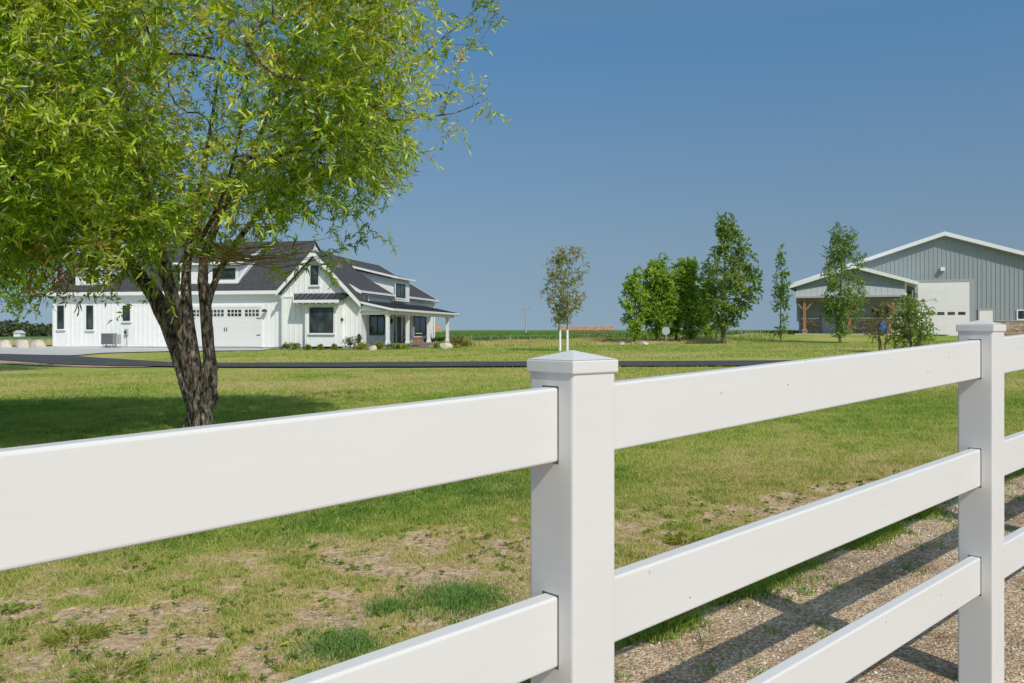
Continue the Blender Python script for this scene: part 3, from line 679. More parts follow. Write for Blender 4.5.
def windowU(v0, v1, z0, z1, u, parent=None, bars=1, m='dkframe', name='window', w=.07, mid=False):   # on a wall facing +u
    g = MB(); g.box(u, u + .05, v0, v0 + w, z0, z1).box(u, u + .05, v1 - w, v1, z0, z1).box(u, u + .05, v0 + w, v1 - w, z0, z0 + w).box(u, u + .05, v0 + w, v1 - w, z1 - w, z1)
    for k in range(1, bars + 1): c = v0 + (v1 - v0) * k / (bars + 1); g.box(u + .003, u + .045, c - .03, c + .03, z0 + w, z1 - w)
    f = part(name, g, m, parent); part('pane', box(u + .004, u + .02, v0 + w * .5, v1 - w * .5, z0 + w * .5, z1 - w * .5), 'glass', f if parent is None else parent)
    return f
def windowV(u0, u1, z0, z1, v, parent=None, bars=1, m='dkframe', sill=True, hbars=0, w=.07):   # on a wall facing -v
    g = MB(); g.box(u0, u0 + w, v - .05, v, z0, z1).box(u1 - w, u1, v - .05, v, z0, z1).box(u0 + w, u1 - w, v - .05, v, z0, z0 + w).box(u0 + w, u1 - w, v - .05, v, z1 - w, z1)
    for k in range(1, bars + 1): c = u0 + (u1 - u0) * k / (bars + 1); g.box(c - .03, c + .03, v - .045, v - .003, z0 + w, z1 - w)
    for k in range(1, hbars + 1): c = z0 + (z1 - z0) * k / (hbars + 1); g.box(u0 + w, u1 - w, v - .04, v - .006, c - .025, c + .025)
    f = part('window', g, m, parent); part('pane', box(u0 + w * .5, u1 - w * .5, v - .02, v - .004, z0 + w * .5, z1 - w * .5), 'glass', f if parent is None else parent)
    if sill: part('sill', box(u0 - .1, u1 + .1, v - .10, v, z0 - .1, z0 - .002), 'trim', f if parent is None else parent)
    return f
wa, wb = HV(395.5, DU), HV(404.8, DU); windowU(wa, wb, 3.46, 4.40, DU + .001, dormer, 1)
part('dormer_casing', MB().box(DU + .001, DU + .03, wa - .12, wa - .003, 3.3, 4.5).box(DU + .001, DU + .03, wb + .003, wb + .12, 3.3, 4.5).box(DU + .001, DU + .028, wa, wb, 3.33, 3.457), 'trim', dormer)
# bay with metal awning on the gable front
b0_, b1_ = HU(305, -.5), HU(340, -.5)
g = MB(); g.box(b0_, b1_, -.5, -.001, .2, 3.0); battens_v(g, b0_, b1_, -.5, .22, 2.9, .3, [(HU(309, -.5), HU(334.5, -.5))]); part('bay', g, 'siding')
windowV(HU(310, -.5), HU(333.5, -.5), HH(333, -2, -.5), HH(307.5, -2, -.5), -.531, None, 2, hbars=0)
g = MB(); a0, a1 = HU(294, 0), HU(349, 0)
g.v = [(a0, -.04, 3.42), (a1, -.04, 3.42), (a1 - .25, -1.0, 2.98), (a0 + .45, -1.0, 2.98), (a0, -.04, 3.26), (a1, -.04, 3.26), (a1 - .25, -1.0, 2.88), (a0 + .45, -1.0, 2.88)]
g.f = [(0, 1, 2, 3), (4, 7, 6, 5), (0, 3, 7, 4), (3, 2, 6, 7), (2, 1, 5, 6), (1, 0, 4, 5)]
for k in range(9): uu = a0 + .5 + k * (a1 - a0 - .85) / 8; g.beam((uu, -.06, 3.43), (uu, -.99, 3.0), .03, .05)
aw = part('awning', g, 'mroof')
g = MB(); g.box(a0 + .42, a1 - .22, -1.035, -1.003, 2.82, 2.99); g.beam((a0, -.05, 3.32), (a0 + .43, -1.02, 2.92), .05, .16)
for k in range(7): uu = a0 + .65 + k * (a1 - a0 - 1.1) / 6; g.box(uu - .04, uu + .04, -.98, -.04, 2.74, 2.84)
part('awning_trim', g, 'trim', aw)
windowV(HU(311, 0), HU(318.5, 0), HH(285, -2.9, 0), HH(265.5, -2.9, 0), -.031, None, 0, hbars=1)
part('corner_board', box(-.11, .02, -.045, -.001, .16, 2.78), 'trim'); part('corner_board', box(-5.90, -5.76, .60, .648, .16, 3.0), 'trim'); part('corner_board', box(-5.13, -5.0, -.045, -.001, .16, 3.45), 'trim'); part('belt_board', box(a0 - 1.0, a0, -.06, -.001, 3.18, 3.30), 'trim')
# garage wing
GV = .65; gl = HU(52.5, GV); gr = -5.9; GE = 3.62; GRH = 7.3; gd = 5.2
g = MB(); g.box(gl, -5.0, GV, GV + 2 * gd, .12, 3.55); g.prism([(gl, GV, 3.54), (gl, GV + 2 * gd, 3.54), (gl, GV + gd, GRH - .25)], (.2, 0, 0)); g.prism([(gr + .3, GV + 2.6, 3.54), (gr + .3, GV + 2 * gd, 3.54), (gr + .3, GV + gd, GRH - .2), (gr + .3, GV + 2.6, 5.3)], (-.2, 0, 0))
du0, du1 = HU(191.5, GV), HU(261, GV)
wins = [(HU(58, GV), HU(64.5, GV), 329, 305.5), (HU(87, GV), HU(93.7, GV), 329.5, 305.5), (HU(123.5, GV), HU(130.5, GV), 321, 305.5)]
battens_v(g, gl, -5.15, GV, .14, 3.0, .33, [(du0 - .2, du1 + .2)] + [(a - .05, b + .05) for a, b, _, _ in wins])
part('wall', g, 'siding')
part('foundation', box(gl + .02, -5.13, GV + .02, GV + 2 * gd - .02, -.5, .12), 'found')
part('belt_board', box(gl, -5.13, GV - .045, GV - .001, 3.02, 3.5), 'trim')
for a, b, yb, yt in wins:
    part('window_casing', MB().box(a - .12, a, GV - .05, GV, HH(yb, a, GV) - .12, HH(yt, a, GV) + .12).box(b, b + .12, GV - .05, GV, HH(yb, a, GV) - .12, HH(yt, a, GV) + .12), 'trim')
    windowV(a, b, HH(yb, a, GV), HH(yt, a, GV), GV - .031, None, 0, hbars=1)
gs = (GRH - GE) / (gd + .4)
g = MB(); vm = GV + gd; gh = lambda a, b: GRH - gs * abs(b - vm)
slab(g, [(gl - .4, vm - gd - .4), (-5.22, vm - gd - .4), (-3.4, 3.1), (RU, 4.75), (-5.55, vm), (gl - .4, vm)], gh, .12)
slab(g, [(gl - .4, vm), (-5.55, vm), (-5.55, vm + gd + .4), (gl - .4, vm + gd + .4)], gh, .12)
part('garage_roof', g, 'shingle')
g = MB(); g.box(gl - .44, -5.3, GV - .44, GV - .395, GE - .2, GE + .02)
for uu in (gl - .45,):
    for sgn in (-1, 1):
        vm = GV + gd; ve = vm + sgn * (gd + .4); g.prism([(uu, vm, GRH + .01), (uu, ve, GE + .01), (uu, ve, GE - .22), (uu, vm, GRH - .26)], (.05, 0, 0))
part('fascia', g, 'trim')
part('soffit', box(gl - .38, -5.14, GV - .39, GV - .002, GE - .22, GE - .18), 'soffit')
# garage door
dh = 2.60
g = MB(); g.box(du0, du1, GV - .03, GV + .05, .16, dh)
for k in range(1, 4): z_ = .16 + (dh - .16) * k / 4; g.box(du0, du1, GV - .036, GV - .03, z_ - .015, z_ + .0)
door = part('garage_door', g, 'garage')
g = MB(); nW = 4
for k in range(nW):
    a = du0 + (du1 - du0) * (k + .1) / nW; b = du0 + (du1 - du0) * (k + .9) / nW
    part('door_window', box(a + .01, b - .01, GV - .042, GV - .031, 2.06, 2.47), 'glass', door); g = MB()
    for i_ in range(1, 4): c = a + (b - a) * i_ / 4; g.box(c - .025, c + .025, GV - .05, GV - .0425, 2.04, 2.49)
    g.box(a - .03, b + .03, GV - .054, GV - .0505, 2.245, 2.285); part('door_muntin', g, 'trim', door)
g = MB()
for c in ((du0 + du1) / 2 - .08, (du0 + du1) / 2 + .08): part('door_handle', MB().beam((c, GV - .05, 1.1), (c, GV - .05, 1.35), .03, .03).beam((c - .04, GV - .048, 1.22), (c + .04, GV - .048, 1.22), .03, .04), 'black', door)
for zz in (.85, 1.9): part('hinge', box(du1 - .28, du1 - .03, GV - .05, GV - .037, zz, zz + .05), 'black', door); part('hinge', box(du0 + .03, du0 + .28, GV - .05, GV - .037, zz, zz + .05), 'black', door)
part('door_casing', MB().box(du0 - .14, du0 - .003, GV - .06, GV - .001, .13, dh + .16).box(du1 + .003, du1 + .14, GV - .06, GV - .001, .13, dh + .16).box(du0, du1, GV - .058, GV - .001, dh + .003, dh + .16), 'trim')
def lantern(u, v, z):
    return MB().box(u - .04, u + .04, v - .06, v, z, z + .1).beam((u, v - .02, z + .08), (u, v - .28, z + .16), .03, .03).prism([(u - .12, v - .4, z), (u + .12, v - .4, z), (u + .07, v - .33, z + .16), (u - .07, v - .33, z + .16)], (0, .22, 0))
part('wall_lamp', lantern(HU(266.5, GV), GV - .03, 2.32), 'black'); part('wall_lamp', lantern(HU(343, 0), -.03, 1.75), 'black')
# roof dormers on the garage wing
def gdormer(p0, p1, w0, w1, yb, yt, wyb, wyt):
    v = 1.1; a, b = HU(p0, v), HU(p1, v); zb = HH(yb, a, v); zt = HH(yt, a, v)
    vb = GV + gd - .3; zr = GRH - .1
    g = MB(); g.box(a, b, v, v + .15, zb - .1, zt)
    for uu in (a, b - .12): g.prism([(uu, v + .15, zb - .1), (uu, v + .15, zt), (uu, vb, zr), (uu, vb, zr - .5)], (.12, 0, 0))
    d = part('dormer', g, 'siding')
    part('dormer_roof', MB().prism([(a - .25, v - .3, zt - .02), (a - .25, vb, zr + .08), (a - .25, vb, zr - .02), (a - .25, v - .3, zt - .12)], (b - a + .5, 0, 0)), 'shingle', d)
    g = MB(); g.box(a - .28, b + .28, v - .35, v - .305, zt - .17, zt + .0); g.prism([(b + .25, v - .3, zt - .0), (b + .25, vb, zr + .06), (b + .25, vb, zr - .1), (b + .25, v - .3, zt - .18)], (.04, 0, 0))
    g.box(a - .03, b + .03, v - .04, v - .001, zb - .1, zb + .08)
    g.prism([(b + .001, v, zb - .02), (b + .001, v + (zt - zb) / .8, zt - .02), (b + .001, v + (zt - zb) / .8, zt + .12), (b + .001, v, zb + .16)], (.03, 0, 0))
    part('dormer_trim', g, 'trim', d)
    windowV(HU(w0, v), HU(w1, v), HH(wyb, a, v), HH(wyt, a, v), v - .001, d, 1, sill=False)
gdormer(75.5, 106, 86.5, 99, 286, 268, 282.5, 273)
gdormer(180, 238, 213, 235.5, 283.5, 263, 279.5, 269)
# porch along the right side
pe, pw = 2.48, 2.92; PL = 15.15
g = MB(); g.prism([(.025, -.25, pw), (2.05, -.25, pe), (2.05, -.25, pe - .08), (.025, -.25, pw - .1)], (0, PL + .35, 0)); g.prism([(WU_ + .04, .98, 3.07), (.02, .98, pw), (.02, .98, pw - .08), (WU_ + .04, .98, 2.99)], (0, PL - .9, 0))
for k in range(31): g.beam((.03, -.2 + k * .5, pw + .015), (2.04, -.2 + k * .5, pe + .015), .03, .04)
pr = part('porch_roof', g, 'mroof')
g = MB(); g.box(2.055, 2.10, -.27, PL + .12, pe - .13, pe + .0); g.prism([(.03, -.30, pw), (2.06, -.30, pe), (2.06, -.30, pe - .13), (.03, -.30, pw - .13)], (0, .045, 0)); g.prism([(.03, PL + .105, pw), (2.06, PL + .105, pe), (2.06, PL + .105, pe - .2), (.03, PL + .105, pw - .2)], (0, .045, 0))
part('porch_fascia', g, 'trim', pr); part('porch_beam', box(1.58, 1.74, -.05, PL - .05, 2.14, 2.37), 'trim', pr)
part('porch_ceiling', MB().box(.03, 2.04, -.2, PL, 2.375, 2.395).box(WU_ + .04, .028, .98, PL, 2.375, 2.395), 'soffit', pr)
for v in (.1, 3.9, 8.6, 13.45): part('porch_post', MB().box(1.56, 1.76, v - .1, v + .1, .34, 2.14).box(1.53, 1.79, v - .13, v + .13, .335, .5).box(1.53, 1.79, v - .13, v + .13, 2.03, 2.137), 'trim')
part('porch_gable', MB().prism([(.03, 0, 2.12), (1.78, 0, 2.12), (1.78, 0, 2.37), (.03, 0, 2.8)], (0, .06, 0)), 'siding', pr)
part('porch_floor', MB().box(.02, 1.95, -.1, PL, .22, .33).box(WU_ + .035, .018, .96, PL, .22, .33), 'deck'); part('porch_skirt', box(.02, 1.9, -.08, PL - .02, -.4, .219), 'found')
part('steps', MB().box(1.96, 2.3, 5.2, 8.0, -.3, .21).box(2.31, 2.65, 5.2, 8.0, -.3, .09), 'deck')
wu_ = WU_ + .033; windowU(HV(369.3, WU_), HV(383.7, WU_), .86, 2.22, wu_, None, 1); windowU(HV(413.3, WU_), HV(425, WU_), .80, 2.22, wu_, None, 1)
q = [HV(p, WU_) for p in (391.2, 392.3, 394.6, 395.6, 400.2, 401.4, 403.6, 404.8)]
g = MB()
for a, b in ((0, 1), (2, 3), (4, 5), (6, 7)): g.box(wu_, wu_ + .06, q[a], q[b], .34, 2.26)
for a, b in ((1, 2), (3, 4), (5, 6)): g.box(wu_, wu_ + .058, q[a], q[b], 2.14, 2.26)
ed = part('door_casing', g, 'trim'); part('entry_door', box(wu_, wu_ + .04, q[3], q[4], .35, 2.137), 'black', ed); part('sidelight', box(wu_, wu_ + .035, q[1], q[2], .35, 2.137), 'glass', ed); part('sidelight', box(wu_, wu_ + .035, q[5], q[6], .35, 2.137), 'glass', ed)
vl = HV(389.3, WU_); part('wall_lamp', box(wu_, wu_ + .18, vl, vl + .15, 1.65, 1.95), 'black')
part('downspout', MB().tube([(WU_ + .12, L_ - .12, ME - .2), (WU_ + .12, L_ - .12, .4)], .06, 8), 'trim'); part('downspout', MB().tube([(WU_ + .12, 2.6, ME - .2), (WU_ + .12, 2.6, 3.05)], .07, 8), 'trim')

# things round the house
def hpt(u, v): return (OX + cu * u - su * v, OY + su * u + cu * v)
def on(name, u, v, z=None, **kw):
    x, y = hpt(u, v); return empty(name, (x, y, HZ + z if z is not None else float(T(x, y))), HA, **kw)
a0, a1 = HU(102, -.3), HU(114.5, -.3)
ac = on('air_conditioner', (a0 + a1) / 2, -.2, None, label='dark grey heat pump unit on a stand against the garage wing wall', cat='air conditioner')
w = (a1 - a0) / 2; g = MB().box(-w, w, -.2, .2, .28, .98); part('casing', g, 'ac', ac, bevel=.02)
g = MB()
for k in range(9): g.box(-w + .03, w * .9, -.215, -.203, .33 + k * .07, .35 + k * .07)
part('grille', g, 'black', ac)
for s in (-.35, .35): part('leg', MB().beam((s, -.15, .28), (s - .1 * (1 if s > 0 else -1), -.15, -.05), .05, .05), 'lsteel', ac); part('leg', MB().beam((s, .15, .28), (s, .15, -.1), .05, .05), 'lsteel', ac)
part('pipe_cover', box(w + .02, w + .3, 0, .15, .3, .9), 'lsteel', ac)
em = on('meter_box', HU(127.3, GV), GV - .032, None, label='small grey electric meter box on the garage wing wall', cat='meter box')
part('cabinet', box(-.1, .1, -.14, 0, .85, 1.25), 'lsteel', em, bevel=.01); MB().tube([(0, -.15, 1.05), (0, -.22, 1.05)], .08, 12).build('dial', M['dkframe'], em); part('conduit', box(-.02, .02, -.05, -.01, 0, .85), 'lsteel', em)
def shrub(px, py, h, w, m, label, name='shrub', nn=22, Ls=.10):
    x, y = ground_at(px, py); z_ = float(T(x, y)); root = empty(name, (x, y, z_), label=label, cat='shrub', group='small plants in the beds round the farmhouse')
    t = Tree(); t.limb([(0, 0, -.02), (0, 0, h * .4)], [.015, .01], step=.05)
    e = t.reach([(random.gauss(0, w * .25), random.gauss(0, w * .25), random.uniform(.25, .85) * h) for _ in range(nn)], .1, 3)
    t.mesh('stem', M['stem'], root, .004); V_, F_, t_, _ = shoots(e, 4, h * .22, 8, Ls, Ls * .5, 1.1, .0)
    np_mesh('foliage', V_, F_, M[m], root, {'tint': t_}); return root
shrub(287, 349.6, .40, .4, 'leafD', 'small green shrub in mulch at the left of the gable front')
shrub(295, 349.8, .38, .5, 'leafD', 'wider green shrub in mulch at the left of the gable front')
shrub(308, 350.2, .30, .2, 'leafD', 'tiny upright plant below the left side of the bay window')
shrub(320, 350.2, .30, .2, 'leafD', 'tiny upright plant below the middle of the bay window')
shrub(334, 350.2, .32, .2, 'leafD', 'tiny upright plant right of the bay window')
shrub(351, 349.8, .75, .7, 'leafW', 'grey green shrub near the right corner of the gable front')
shrub(361, 350, .42, .8, 'leafY', 'yellow green mound plant at the corner of the house')
shrub(377, 350, .45, .7, 'leafY', 'yellow green mound plant in front of the first porch post')
shrub(393, 349.4, .32, .7, 'leafD', 'low green plant in front of the porch deck beside the entry')
shrub(404, 349.2, .30, .6, 'leafA', 'low green plant just left of the porch steps')
shrub(439, 348.6, .4, .6, 'leafD', 'low green plant between the porch steps and the end boulder')
shrub(457, 348.0, .8, .9, 'leafC', 'tall reddish flowering plant beyond the end of the porch', nn=40)
shrub(466, 347.6, .6, .9, 'weeds', 'flowering clump at the right end of the house bed', nn=40)
tag(sheet('planting_bed', [hpt(-5.7, -.9), hpt(-2, -1.1), hpt(.5, -1.2), hpt(2.6, -1.0), hpt(3.2, 3), hpt(3.0, 5)], [hpt(-5.7, -.1), hpt(-2, -.1), hpt(0.2, -.1), hpt(1.9, -.05), hpt(1.95, 3), hpt(1.95, 5)], M['mulch'], .03, 60, 6, .06), kind='structure')
tag(sheet('bed_edging', [hpt(-5.8, -1.2), hpt(-2, -1.35), hpt(.5, -1.45), hpt(2.8, -1.25), hpt(3.5, 3), hpt(3.3, 5.1), hpt(4.5, 9), hpt(5, 15)], [hpt(-5.8, -.9), hpt(-2, -1.1), hpt(.5, -1.2), hpt(2.6, -1.0), hpt(3.2, 3), hpt(3.0, 5), hpt(3.4, 9), hpt(4, 15)], M['conc'], .035, 60, 4, 0), kind='structure')
def boulder(px, py, w, h, label, name='boulder'):
    x, y = ground_at(px, py); bm = bmesh.new(); bmesh.ops.create_icosphere(bm, subdivisions=3, radius=1)
    sd = random.uniform(0, 99)
    for v in bm.verts:
        c = v.co.copy(); n_ = float(vnoise(np.array([c.x * 1.6 + sd + c.z]), np.array([c.y * 1.6 - c.z + 40]), 5)[0]); k = .78 + .45 * n_
        v.co = Vector((c.x * w * k, c.y * w * .75 * k, c.z * h * k)); 
        if v.co.z < -.2 * h: v.co.z = -.2 * h
    me = bpy.data.meshes.new(name); bm.to_mesh(me); bm.free(); me.materials.append(M['boulder']); o = bpy.data.objects.new(name, me); col.objects.link(o)
    o.location = (x, y, float(T(x, y)) + .05); tag(o, label, 'boulder', 'pale boulders'); return o
boulder(4, 348.3, .42, .50, 'pale rounded boulder at the far left edge of the concrete')
boulder(22.5, 348.3, .40, .60, 'pale pointed boulder, tallest of the three left of the house')
boulder(39, 348.3, .46, .50, 'pale wide boulder nearest the left end of the house')
boulder(373, 350.4, .22, .22, 'small pale rock between the yellow green plants at the porch')
boulder(446, 348.6, .42, .30, 'flat pale boulder at the foot of the end porch post')
boulder(622, 345.2, .17, .16, 'small white rock at the edge of the lawn left of the tree row')
boulder(644, 345.2, .28, .18, 'wider white rock at the lawn edge under the tree row')
# porch chair with a planter box
ch = on('porch_chair', 1.15, 8.0 - .6, .33, label='white rocking chair on the porch beside the entry steps', cat='chair')
g = MB().box(-.28, .28, -.3, .3, .38, .43); part('seat', g, 'trim', ch)
g = MB()
for k in range(5): g.box(-.29, -.24, -.28 + k * .12, -.20 + k * .12, .43, 1.1)
part('backrest', g, 'trim', ch)
for a in (-.25, .25):
    for b in (-.27, .27): part('leg', MB().beam((a, b, .38), (a, b, .04), .05, .05), 'trim', ch)
for b in (-.3, .3): part('armrest', box(-.25, .3, b - .04, b + .04, .62, .66), 'trim', ch); part('rocker', MB().tube([(-.4, b * .9, .07), (0, b * .9, .02), (.4, b * .9, .07)], .02, 6), 'trim', ch)
bx = on('planter_box', 1.72, 6.4 - .5, .33, label='brown wooden box standing on the porch in front of the white chair', cat='box')
part('box_body', MB().box(-.2, .2, -.35, .35, 0, .35).box(-.23, .23, -.38, .38, .35, .39), 'wood', bx)
bn = on('porch_basket', 1.2, 5.2, .33, label='dark pot with a plant beside the porch door', cat='plant pot')
part('pot', MB().tube([(0, 0, 0), (0, 0, .3)], [.13, .18], 12), 'black', bn)
V_, F_, t_, _ = shoots([(Vector((random.gauss(0, .08), random.gauss(0, .08), .45)), Vector((0, 0, 1))) for _ in range(8)], 4, .15, 6, .09, .05, 1.2, .1); np_mesh('foliage', V_, F_, M['leafD'], bn, {'tint': t_})
lp = on('garden_ornament', HU(359, -.7), -.7, None, label='dark iron garden ornament on a thin stake at the house corner', cat='ornament')
part('stake', MB().tube([(0, 0, -.05), (0, 0, 1.0)], .015, 6), 'black', lp); part('lantern_head', MB().box(-.08, .08, -.08, .08, .35, .75).prism([(-.12, -.12, .75), (.12, -.12, .75), (0, -.12, .9)], (0, .24, 0)), 'black', lp)

# concrete apron in front of the garage
sheet('concrete_apron', [P(-60, 353.0), P(0, 354.6), P(45, 355.7), P(72, 356.3), P(105, 353.6), P(169, 352.0), P(262, 351.0), hpt(-5.95, .2)],
      [P(-60, 347.5), hpt(-24, .3), hpt(gl + .5, GV + .03), hpt(-18, GV + .03), hpt(-15, GV + .03), hpt(-12, GV + .03), hpt(-9, GV + .03), hpt(-5.9, GV + .03)], M['conc'], .05, 120, 14, 0, kind='structure')

# ------------------------------------------------------------------ metal building
SA = -math.radians(23.5); cs, ss = math.cos(SA), math.sin(SA)
AX, AY = at(944.4, 66.2); SZ = 1.05
shop = empty('metal_building', (AX, AY, SZ), SA, label='large grey ribbed metal building with white trimmed gable roof and stone base at the right', cat='building')
def SU(px, v=0, o=(AX, AY)):
    k = (px - 512) / F; ox = o[0] - ss * v; oy = o[1] + cs * v; return (k * oy - ox) / (cs - k * ss)
def SH(py, u, v=0, o=(AX, AY, SZ)): return (Y0 - py) * (o[1] + ss * u + cs * v) / F + EYE - o[2]
HWd = 10.6; AP = 8.1; m3 = 1 / 3.0; EV = AP - m3 * (HWd + .5)
dA, dB = SU(918), SU(970); dT = SH(282.5, -1)
eA, eB = SU(979.5), SU(993.5)
def top(u): return AP - .32 - m3 * abs(u)
g = MB(); DP = 16
g.prism([(-HWd, 0, -.5), (HWd, 0, -.5), (HWd, 0, top(HWd)), (0, 0, top(0)), (-HWd, 0, top(HWd))], (0, DP, 0))
u = -HWd + .1
while u < HWd:
    if not (dA - .2 < u < dB + .2): g.box(u - .03, u + .03, -.03, .01, 1.0, top(u) - .02)
    else: g.box(u - .03, u + .03, -.03, .01, dT + .12, top(u) - .02)
    u += .305
part('wall', g, 'steel', shop)
g = MB()
for s in (-1, 1): g.prism([(0, -.5, AP), (s * (HWd + .5), -.5, EV), (s * (HWd + .5), -.5, EV - .12), (0, -.5, AP - .13)], (0, DP + 1, 0))
rf = part('roof', g, 'wroof', shop)
g = MB()
for s in (-1, 1): g.prism([(0, -.56, AP + .02), (s * (HWd + .55), -.56, EV + .02), (s * (HWd + .55), -.56, EV - .26), (0, -.56, AP - .29)], (0, .055, 0))
part('rake_trim', g, 'trim', rf)
g = MB()
for s in (-1, 1): g.prism([(0, -.49, AP - .30), (s * (HWd + .45), -.49, EV - .30 + .02), (s * (HWd + .45), -.49, EV - .32), (0, -.49, AP - .33)], (0, .46, 0))
part('soffit', g, 'lsteel', rf)
g = MB(); g.box(dA, dB, -.05, .02, .02, dT)
for k in range(1, 6): z_ = dT * k / 6; g.box(dA, dB, -.056, -.05, z_ - .015, z_ + .015)
od = part('overhead_door', g, 'wdoor', shop)
for k in range(4):
    a = dA + (dB - dA) * (.245 + .2 * k) - .25; z_ = SH(313.5, 0); part('door_window', box(a, a + .5, -.065, -.052, z_ - .11, z_ + .12), 'glass', od)
a = dA + (dB - dA) * .045 - .0; part('door_window', box(a, a + .35, -.065, -.052, z_ - .11, z_ + .12), 'glass', od)
part('door_casing', MB().box(dA - .25, dA - .003, -.075, -.001, 0, dT + .2).box(dB + .003, dB + .25, -.075, -.001, 0, dT + .2).box(dA, dB, -.073, -.001, dT + .003, dT + .2), 'dsteel', shop)
wz = SH(321.5, 4)
part('stone_base', box(eB + .12, HWd, -.12, -.035, -.5, wz), 'stone', shop); part('stone_base', box(dB + .26, eA - .12, -.12, -.035, -.5, wz), 'stone', shop); part('stone_cap', MB().box(eB + .12, HWd, -.16, -.03, wz + .003, wz + .09).box(dB + .26, eA - .12, -.16, -.03, wz + .003, wz + .09), 'lsteel', shop)
ez = SH(309.8, 4); wd = part('walk_door', box(eA, eB, -.06, -.0, .05, ez), 'wdoor', shop); part('door_casing', MB().box(eA - .1, eA - .003, -.1, -.001, .0, ez + .1).box(eB + .003, eB + .1, -.1, -.001, .0, ez + .1).box(eA, eB, -.098, -.001, ez + .003, ez + .1), 'lsteel', shop); part('handle', box(eA + .08, eA + .2, -.12, -.062, .95, 1.03), 'black', wd)
def wS(u0, u1, z0, z1, v=-.03):
    w = .09; g = MB().box(u0, u0 + w, v - .06, v, z0, z1).box(u1 - w, u1, v - .06, v, z0, z1).box(u0 + w, u1 - w, v - .06, v, z0, z0 + w).box(u0 + w, u1 - w, v - .06, v, z1 - w, z1)
    f = part('window', g, 'trim', shop); part('pane', box(u0 + w * .5, u1 - w * .5, v - .03, v - .004, z0 + w * .5, z1 - w * .5), 'glass', f)
wS(SU(1016.5), SU(1034), wz + .1, SH(309.5, 6))
fl = part('flood_light', MB().box(SU(942.5) - .15, SU(942.5) + .15, -.35, -.03, SH(271, 0), SH(267.5, 0)), 'trim', shop)
# porch wing
WXa, WYa = at(854, 62.4); WZ = 1.29
# kept in the shop's own frame
def to_shop(x, y): dx, dy = x - AX, y - AY; return (dx * cs + dy * ss, -dx * ss + dy * cs)
wu, wv = to_shop(WXa, WYa); wo = WZ - SZ
def WU(px, v=0): return SU(px, wv + v)
def WH(py, v=0): return SH(py, wu, wv + v)
wL, wR = WU(796.5), WU(905); ridge = WH(265.3); eL = WU(789.5); eR = WU(918); eav = ridge - .315 * (wu - eL)
g = MB(); pz = WH(297.5); pt = WH(286)
def wtop(u): return ridge - .2 - .315 * abs(u - wu)
g.prism([(wL, wv, pz), (wR, wv, pz), (wR, wv, wtop(wR)), (wu, wv, wtop(wu)), (wL, wv, wtop(wL))], (0, .15, 0))
u = wL + .15
while u < wR: g.box(u - .03, u + .03, wv - .03, wv + .01, pt, wtop(u) - .02); u += .305
g.box(wL, wL + .12, wv + .15, -.0, 1.15, wtop(wL) - .05)       # side wall
g.box(wL, wL + .12, wv + 1.9, -.0, -.3, 1.15)
g.box(wL + .12, wR, wv + 2.2, wv + 2.35, wo, wtop(wL) - .2)     # back wall of the porch
u = wL + .3
while u < wR: g.box(u - .03, u + .03, wv + 2.17, wv + 2.2, wo + 1.15, pz + .2); u += .305
part('wing_wall', g, 'steel', shop)
g = MB()
for ue in (eL, eR):
    ze = ridge - .315 * abs(ue - wu); g.prism([(wu, wv - .5, ridge), (ue, wv - .5, ze), (ue, wv - .5, ze - .1), (wu, wv - .5, ridge - .11)], (0, -wv + .45, 0))
wr = part('wing_roof', g, 'wroof', shop)
g = MB()
for ue in (eL - .04, eR + .04):
    ze = ridge - .315 * abs(ue - wu); g.prism([(wu, wv - .56, ridge + .02), (ue, wv - .56, ze + .02), (ue, wv - .56, ze - .22), (wu, wv - .56, ridge - .24)], (0, .055, 0))
g.box(eL - .05, eL, wv - .5, -.6, eav - .2, eav + .02)
part('wing_trim', g, 'trim', wr)
g = MB(); g.prism([(wL, wv - .03, pt), (wL, wv - .55, pz + .12), (wL, wv - .55, pz), (wL, wv - .03, pz)], (wR - wL, 0, 0))
pn = part('pent_roof', g, 'lsteel', shop)
g = MB()
k = wL + .3
while k < wR - .1: g.beam((k, wv - .04, pt + .015), (k, wv - .54, pz + .135), .03, .03); k += .4
part('pent_rib', g, 'lsteel', pn)
part('porch_slab', box(wL - .1, wR, wv - .6, wv + 2.2, wo - .5, wo), 'conc', shop)
part('stone_base', box(wL + .12, WU(817), wv + 2.08, wv + 2.165, wo, wo + 1.12), 'stone', shop); part('stone_base', box(WU(836), wR, wv + 2.08, wv + 2.165, wo, wo + 1.12), 'stone', shop); part('stone_base', box(wR, wR + .9, -.13, -.04, -.3, wz), 'stone', shop); part('stone_cap', MB().box(wL + .12, WU(817), wv + 2.02, wv + 2.16, wo + 1.123, wo + 1.21).box(WU(836), wR, wv + 2.02, wv + 2.16, wo + 1.123, wo + 1.21), 'trim', shop)
pd = part('porch_door', box(WU(820), WU(834), wv + 2.05, wv + 2.17, wo + .02, wo + 1.98), 'lsteel', shop); part('pane', box(WU(823.5), WU(830.5), wv + 2.03, wv + 2.048, wo + 1.1, wo + 1.8), 'glass', pd)
g = MB()
for px in (804.8, 849.5, 893.5):
    c = WU(px); g.box(c - .1, c + .1, wv - .3, wv - .1, wo + .1, pz - .21)
    for s in (-1, 1): g.beam((c + s * .08, wv - .2, pz - .9), (c + s * .62, wv - .2, pz - .24), .12, .12)
